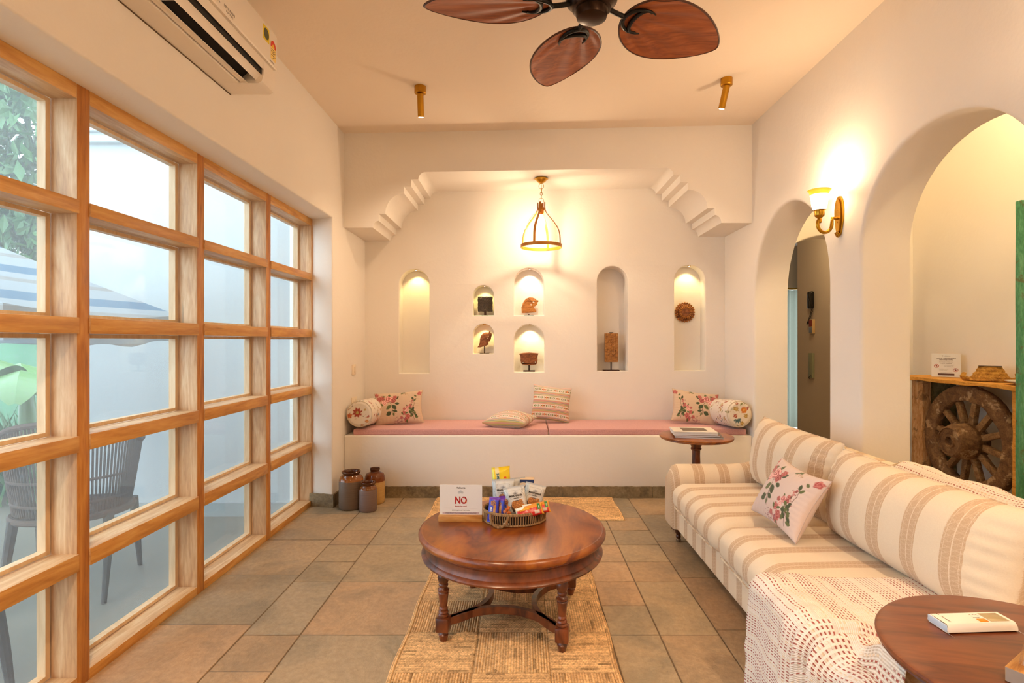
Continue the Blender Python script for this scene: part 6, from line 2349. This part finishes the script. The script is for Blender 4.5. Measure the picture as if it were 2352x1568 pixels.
# clear jar of sweets
sj = thing('sweet_jar', 'small clear jar filled with orange wrapped sweets at the front of the basket', 'jar', bl(-.068, 2.405, .012), 0)
bm = new(); lathe(bm, [(.0, 0), (.024, 0), (.027, .004), (.027, .058), (.025, .064)], 32, cap0=False, cap1=False); obj('glass', bm, M_CLEAR, sj)
bm = new(); lathe(bm, [(0, -.002), (.026, -.002), (.028, .0), (.028, .006), (.026, .008), (0, .008)], 32); o = obj('base_cap', bm, M_WHITEP, sj)
M_SWEET = simple('orange_sweet', C('c8641e'), .3, 0, .2, 90, .3)
q = random.Random(5)
for i in range(13):
    t = thing('wrapped_sweet', 'orange wrapped sweet inside the clear jar in the basket', 'sweet', bl(-.068 + q.uniform(-.012, .012), 2.405 + q.uniform(-.012, .012), .026 + i * .0040), (q.uniform(0, 3), q.uniform(0, 3), q.uniform(0, 3)), 'wrapped sweets in the jar')
    bm = new(); softbox(bm, .0095, .006, .005, .003, 5); obj('sweet_body', bm, M_SWEET, t)
    bm = new()
    for s in (-1, 1): lathe(bm, [(.002, 0), (.0055, .005)], 8, Matrix.Translation((s * .0085, 0, 0)) @ Matrix.Rotation(s * PI / 2, 4, 'Y'), cap0=False, cap1=False)
    obj('twisted_ends', bm, M_CLEAR, t)
# ------------------------------------------------------------------ wheel console in the hall
def weather(name, dark, mid, light, pale, sc=(6, 1.2, 6), amt=.5):
    m = MB(name, mid, .8)
    v = m.coord(sc)
    n = m.noise(v, 5, 6, .65, .8)
    f = m.noise(v, 34, 4, .7)
    p = m.noise(m.coord((1, 1, 1)), 9, 5, .7, .3)
    k = m.math('ADD', m.math('MULTIPLY', n, .6), m.math('MULTIPLY', f, .4))
    c = m.ramp(k, [(.30, dark), (.48, mid), (.66, light)])
    c = m.mix(m.math('MULTIPLY', m.ramp(p, [(.0, (0, 0, 0, 1)), (.56, (0, 0, 0, 1)), (.62, (1, 1, 1, 1))]), amt), c, pale)
    m.color(c)
    m.bump(m.math('ADD', k, m.math('MULTIPLY', p, .5)), .8, .008)
    return m.m
M_WHEEL = weather('old_wheel_wood', C('2e1c0e'), C('6b4a2c'), C('8f6c45'), C('c8a980'), (3, 3, 3), .6)
M_SPOKE = weather('old_spoke_wood', C('3a2412'), C('7d5a36'), C('a58258'), C('c8a980'), (3, 3, 3), .3)
M_LIVE = weather('live_edge_top', C('7a4a16'), C('cf8f34'), C('e5b056'), C('eec070'), (8, 1.2, 8), .15)
M_POST = weather('peeling_post', C('5a2f12'), C('b08050'), C('cfae84'), C('3a1e0e'), (8, 8, 1.2), .6)
M_GPAN = weather('peeling_grey_green', C('3c3a22'), C('76704a'), C('948c64'), C('2c2414'), (5, 5, 5), .6)
CX0 = 3.20
co = thing('console_table', 'rustic console table built around an old wooden cart wheel in the hall', 'console table', (3.35, 3.93, 0))
def lc(x, y, z): return (x - 3.35, y - 3.93, z)
def lbox(name, x0, x1, y0, y1, z0, z1, mt, bev=.004, par=None, wav=0.0):
    bm = new()
    c = Vector(lc((x0 + x1) / 2, (y0 + y1) / 2, (z0 + z1) / 2))
    def fn(p):
        if not wav: return tuple(p)
        return (p.x + wav * noise.noise(Vector((p.y * 6, p.z * 9, p.x))), p.y + wav * .5 * noise.noise(Vector((p.x * 9, p.z * 6, 3))), p.z + wav * .7 * noise.noise(Vector((p.y * 7, p.x * 9, 5))) * (1 if p.z < 0 else .2))
    softbox(bm, (x1 - x0) / 2, (y1 - y0) / 2, (z1 - z0) / 2, bev, 30, Matrix.Translation(c), 0, fn)
    return obj(name, bm, mt, par or co, ang=50)
lbox('tabletop', CX0 - .03, 3.495, 3.37, 4.62, .908, .938, M_LIVE, .006, None, .012)
lbox('post', CX0, CX0 + .075, 4.34, 4.46, 0, .91, M_POST, .006, None, .006)
lbox('end_panel', CX0 + .075, 3.49, 4.36, 4.42, 0, .91, M_GPAN, .004, None, .004)
lbox('post', CX0, CX0 + .035, 3.49, 3.545, 0, .91, M_LIVE, .006, None, .006)
lbox('end_panel', CX0 + .035, 3.49, 3.50, 3.535, 0, .91, M_GPAN, .004, None, .004)
wy, wz, wr = 3.95, .497, .408
# rim
bm = new()
NR, NS = 120, 14
rows = []
for i in range(NR):
    a = 2 * PI * i / NR
    row = []
    for k in range(NS):
        b = 2 * PI * k / NS
        cx_, cr_ = math.cos(b), math.sin(b)
        sx = .036 * math.copysign(abs(cx_) ** .5, cx_); sr = .058 * math.copysign(abs(cr_) ** .5, cr_)
        rr = wr - .058 + sr
        n = .009 * noise.noise(Vector((math.cos(a) * 3 + k, math.sin(a) * 3, k * .7))) + .004 * noise.noise(Vector((a * 14, k * 1.9, 1)))
        rr += n * .8
        row.append(bm.verts.new(Vector(lc(CX0 + .055 + sx + n * .6, wy + rr * math.cos(a), wz + rr * math.sin(a)))))
    rows.append(row)
for i in range(NR):
    a, b = rows[i], rows[(i + 1) % NR]
    for k in range(NS): bm.faces.new((a[k], a[(k + 1) % NS], b[(k + 1) % NS], b[k]))
wheel = obj('wheel', bm, M_WHEEL, co, ang=60)
Mh = Matrix.Translation(Vector(lc(CX0 + .10, wy, wz))) @ Matrix.Rotation(-PI / 2, 4, 'Y')
bm = new()
lathe(bm, [(.0, -.03), (.09, -.03), (.125, -.01), (.133, .03), (.130, .075), (.134, .085), (.128, .095), (.122, .15), (.112, .175), (.108, .19), (.098, .195), (.094, .187), (.05, .186), (.045, .196), (.034, .196), (.030, .18), (.024, .165), (0, .16)], 48, Mh)
for v in bm.verts:
    v.co += v.normal * 0 + Vector((noise.noise(v.co * 30), noise.noise(v.co * 30 + Vector((5, 0, 0))), noise.noise(v.co * 30 + Vector((0, 7, 0))))) * .003
obj('hub', bm, M_WHEEL, wheel, ang=50)
for k in range(12):
    a = 2 * PI * (k + .35) / 12
    bm = new()
    d = Vector((0, math.cos(a), math.sin(a))); e = Vector((0, -d.z, d.y))
    c0 = Vector(lc(CX0 + .062, wy, wz))
    vs = []
    for rr, w, dd in ((.115, .024, .020), (.20, .021, .019), (.30, .020, .018)):
        vs.append([bm.verts.new(c0 + d * rr + e * (s1 * w) + Vector((s2 * dd, 0, 0))) for s1, s2 in ((-1, -1), (1, -1), (1, 1), (-1, 1))])
    for p_, q_ in zip(vs, vs[1:]):
        for i in range(4): bm.faces.new((p_[i], p_[(i + 1) % 4], q_[(i + 1) % 4], q_[i]))
    bm.faces.new(vs[0]); bm.faces.new(list(reversed(vs[-1])))
    bmesh.ops.recalc_face_normals(bm, faces=bm.faces)
    bmesh.ops.bevel(bm, geom=list(bm.edges), offset=.004, segments=2, affect='EDGES', profile=.5)
    obj('spoke', bm, M_SPOKE, wheel)
# notice card
nc = thing('notice_card', 'small white printed notice standing on the hall console by the arch', 'sign', (3.36, 4.30, .942), R(-38 + 0))
bm = new(); box(bm, -.092, .092, -.001, .001, 0, .185, 0, Matrix.Rotation(R(-5), 4, 'X')); nb = obj('card', bm, M_PAPER, nc, smooth=False)
M_BROWN = simple('brown_ink', C('5a3a30'), .6); M_REDI = simple('sign_red', C('c2402c'), .6)
tl = R(-5)
def nt_(s, size, x, z, m, bold=0.0):
    text('lettering', s, size, (x, -.0016 + z * math.sin(-tl) * -1 * -1 if False else -.0016 + z * .0875, z), (PI / 2 - R(5), 0, 0), m, nb, bold=bold)
nt_('\u229e  ellunna', .013, 0, .166, M_LOGO)
nt_('Caring for Treasured Homes, a', .0098, 0, .147, M_BROWN, .0002); nt_('Shared Responsibility', .0098, 0, .136, M_BROWN, .0002)
nt_('Dear guest, we kindly ask you to', .0062, 0, .125, M_YELI if False else simple('ochre_ink', C('a8864a'), .6)); nt_('help us protect our heritage home', .0062, 0, .118, M_LOGO)
nt_('To Maintain Their Splendor', .0068, 0, .107, M_BROWN, .0001)
nt_('NO SMOKING INSIDE', .0062, .018, .092, M_LOGO); nt_('please use outdoor areas', .0055, .018, .084, M_LOGO)
nt_('NO CANDLES OR FIRE', .0062, -.018, .062, M_LOGO); nt_('to keep the house safe', .0055, -.018, .054, M_LOGO)
nt_('Your cooperation is appreciated', .0058, 0, .036, M_LOGO)
for x_, z_ in ((-.060, .086), (.060, .056)):
    bm = new(); c = [(x_ + .015 * math.cos(2 * PI * i / 24), -.002 + z_ * .0875, z_ + .013 * math.sin(2 * PI * i / 24)) for i in range(24)]
    tube(bm, c, .0014, 5, closed=True)
    tube(bm, [(x_ - .010, -.002 + z_ * .0875, z_ + .008), (x_ + .010, -.002 + z_ * .0875, z_ - .008)], .0012, 5)
    obj('prohibition_mark', bm, M_REDI, nb)
    bm = new(); lathe(bm, [(0, 0), (.005, 0)], 10, Matrix.Translation((x_, -.0016 + z_ * .0875, z_)) @ Matrix.Rotation(PI / 2, 4, 'X'), cap0=False, cap1=False); obj('prohibited_item', bm, M_BROWN, nb)
bm = new(); box(bm, -.052, .052, -.0016, -.0011, .012, .028, 0, Matrix.Rotation(R(-5), 4, 'X')); obj('dark_strip', bm, M_BROWN, nb, smooth=False)
# gilded carved capital
gc = thing('carved_capital', 'upturned gilded carved wooden capital on the hall console', 'carving', (3.33, 3.86, .943), R(-40))
M_GILD = weather('gilded_wood', C('5a300c'), C('b8802c'), C('e0ac50'), C('6a3c14'), (8, 8, 8), .5)
bm = new()
lathe(bm, [(.0, 0), (.118, 0), (.122, .012), (.116, .026), (.108, .034), (.104, .045), (.09, .062), (.076, .088), (.070, .098), (.066, .104), (0, .104)], 8, Matrix.Diagonal((1, .62, 1, 1)) @ Matrix.Rotation(PI / 8, 4, 'Z'))
bmesh.ops.subdivide_edges(bm, edges=bm.edges, cuts=5, use_grid_fill=True)
for v in bm.verts:
    p = v.co
    v.co += Vector((p.x, p.y, 0)).normalized() * (.004 * noise.noise(p * 60) + .002 * math.sin(p.z * 260)) if p.to_2d().length > .01 else Vector((0, 0, 0))
obj('capital_body', bm, M_GILD, gc, ang=40)
for sx in (-1, 1):
    bm = new(); pts = [(sx * x, 0, z) for x, z in ((.095, .012), (.118, .008), (.140, .014), (.152, .030), (.144, .042), (.132, .040))]
    tube(bm, pts, [.012, .012, .013, .012, .011, .009], 10, flat=(1, 1.8)); obj('scroll', bm, M_GILD, gc)
bm = new(); box(bm, -.064, .064, -.038, .038, .104, .107, .001); obj('flat_top', bm, M_DKIRON, gc)
# plate
pt = thing('white_dish', 'shallow white dish on the hall console at the right photo edge', 'dish', (3.33, 3.53, .9415), 0)
bm = new(); lathe(bm, [(0, .0), (.07, 0), (.10, .006), (.145, .022), (.147, .024), (.140, .025), (.10, .012), (0, .008)], 48)
obj('dish_body', bm, simple('white_glaze', C('e6ded2'), .25), pt)
# green shutter leaf
gd = thing('green_shutter', 'distressed green painted wooden shutter standing in the hall at the photo edge', 'shutter', (3.212, 3.255, 0), 0)
M_GREEN = weather('flaking_green_paint', C('2c6244'), C('4a9069'), C('74b08e'), C('6a3a1a'), (6, 6, 1.2), .55)
for x0, x1, y0, y1, z0, z1, nm in ((-.235, -.175, -.02, .02, 0, 2.07, 'stile'), (.165, .225, -.02, .02, 0, 2.07, 'stile'), (-.175, .165, -.018, .018, 0, .12, 'rail'),
                                   (-.175, .165, -.018, .018, 1.0, 1.08, 'rail'), (-.175, .165, -.018, .018, 1.99, 2.07, 'rail'), (-.175, .165, -.008, .008, .12, 1.0, 'panel'), (-.175, .165, -.008, .008, 1.08, 1.99, 'panel')):
    bm = new(); softbox(bm, (x1 - x0) / 2, (y1 - y0) / 2, (z1 - z0) / 2, .004, 20, Matrix.Translation(((x0 + x1) / 2, (y0 + y1) / 2, (z0 + z1) / 2)) , 0,
                        lambda p: (p.x + .004 * noise.noise(Vector((p.z * 3, 1, p.x))), p.y, p.z)); obj(nm, bm, M_GREEN, gd)

# ------------------------------------------------------------------ things on the dark passage wall (x = 3.50)
ph_ = thing('wall_telephone', 'black wall telephone with a coiled cord on the dark passage wall', 'telephone', (HX, 6.50, 1.72))
M_PH = simple('black_bakelite', C('14110f'), .22)
bm = new(); softbox(bm, .022, .05, .105, .018, 10, Matrix.Translation((-.022, .045, 0))); obj('cradle', bm, M_PH, ph_)
bm = new(); tube(bm, [(-.055, -.01, .085), (-.062, -.012, .05), (-.056, -.014, 0), (-.062, -.012, -.06), (-.055, -.01, -.10)], [.024, .026, .018, .026, .024], 12); obj('handset', bm, M_PH, ph_)
bm = new(); pts = []
for i in range(180):
    u = i / 179
    c = Vector((-.03, -.01 + .11 * math.sin(PI * u), -.10 - .20 * math.sin(PI * u) ** .7 + .02 * u))
    a = u * 2 * PI * 26
    pts.append(c + Vector((.010 * math.cos(a), .010 * math.sin(a), 0)))
tube(bm, pts, .0028, 5); obj('coiled_cord', bm, M_PH, ph_)
sk = thing('passage_socket', 'small socket plate with red marking under the wall telephone', 'socket', (HX, 6.52, 1.40))
bm = new(); box(bm, -.035, 0, -.04, .04, -.085, .085, .004); o = obj('box_body', bm, simple('beige_box', C('c8a878'), .5), sk)
bm = new(); box(bm, -.037, -.035, -.035, .035, .0, .078, .0005); p_ = obj('upper_plate', bm, simple('maroon_plate', C('7a2a24'), .5), o); p_['label'] = 'red brown upper half'
bm = new(); box(bm, -.037, -.035, -.035, .035, -.078, -.006, .0005); obj('lower_plate', bm, simple('grey_plate', C('6e7078'), .5), o)
pk = thing('wall_clipboard', 'narrow grey green board with a hook on the dark passage wall', 'board', (HX, 6.54, 0.93))
bm = new(); box(bm, -.028, 0, -.045, .045, -.15, .15, .003); obj('board_body', bm, simple('grey_green_board', C('8a8c70'), .6), pk)
bm = new(); tube(bm, [(-.03, -.02, -.12), (-.05, -.022, -.135), (-.055, -.02, -.15), (-.04, -.018, -.16)], .005, 6); obj('hook', bm, M_DKIRON, pk)
# curtain over the passage window
cu = thing('curtain', 'pale blue green sheer curtain over the bright opening at the passage end', 'curtain', (4.15, 7.52, 0))
bm = new(); rows = []
for j in range(2):
    z = 1.93 if j else .03
    rows.append([bm.verts.new((-.72 + 1.44 * i / 120, .02 * math.sin(i * .55) + .008 * math.sin(i * 1.7), z)) for i in range(121)])
for i in range(120): bm.faces.new((rows[0][i], rows[0][i + 1], rows[1][i + 1], rows[1][i]))
mc = MB('sheer_blue_cloth', (.18, .19, .16, 1), .9)
tl_ = mc.n('BsdfTranslucent'); tl_.inputs[0].default_value = (.19, .19, .14, 1)
mx = mc.n('MixShader'); mx.inputs[0].default_value = .6
out_ = [n for n in mc.t.nodes if n.type == 'OUTPUT_MATERIAL'][0]
mc.t.links.new(mc.b.outputs[0], mx.inputs[1]); mc.t.links.new(tl_.outputs[0], mx.inputs[2]); mc.t.links.new(mx.outputs[0], out_.inputs[0])
obj('curtain_cloth', bm, mc.m, cu, recalc=False)
bm = new(); tube(bm, [(-.78, 0, 1.95), (.78, 0, 1.95)], .012, 10); obj('rod', bm, M_BRASSO, cu)
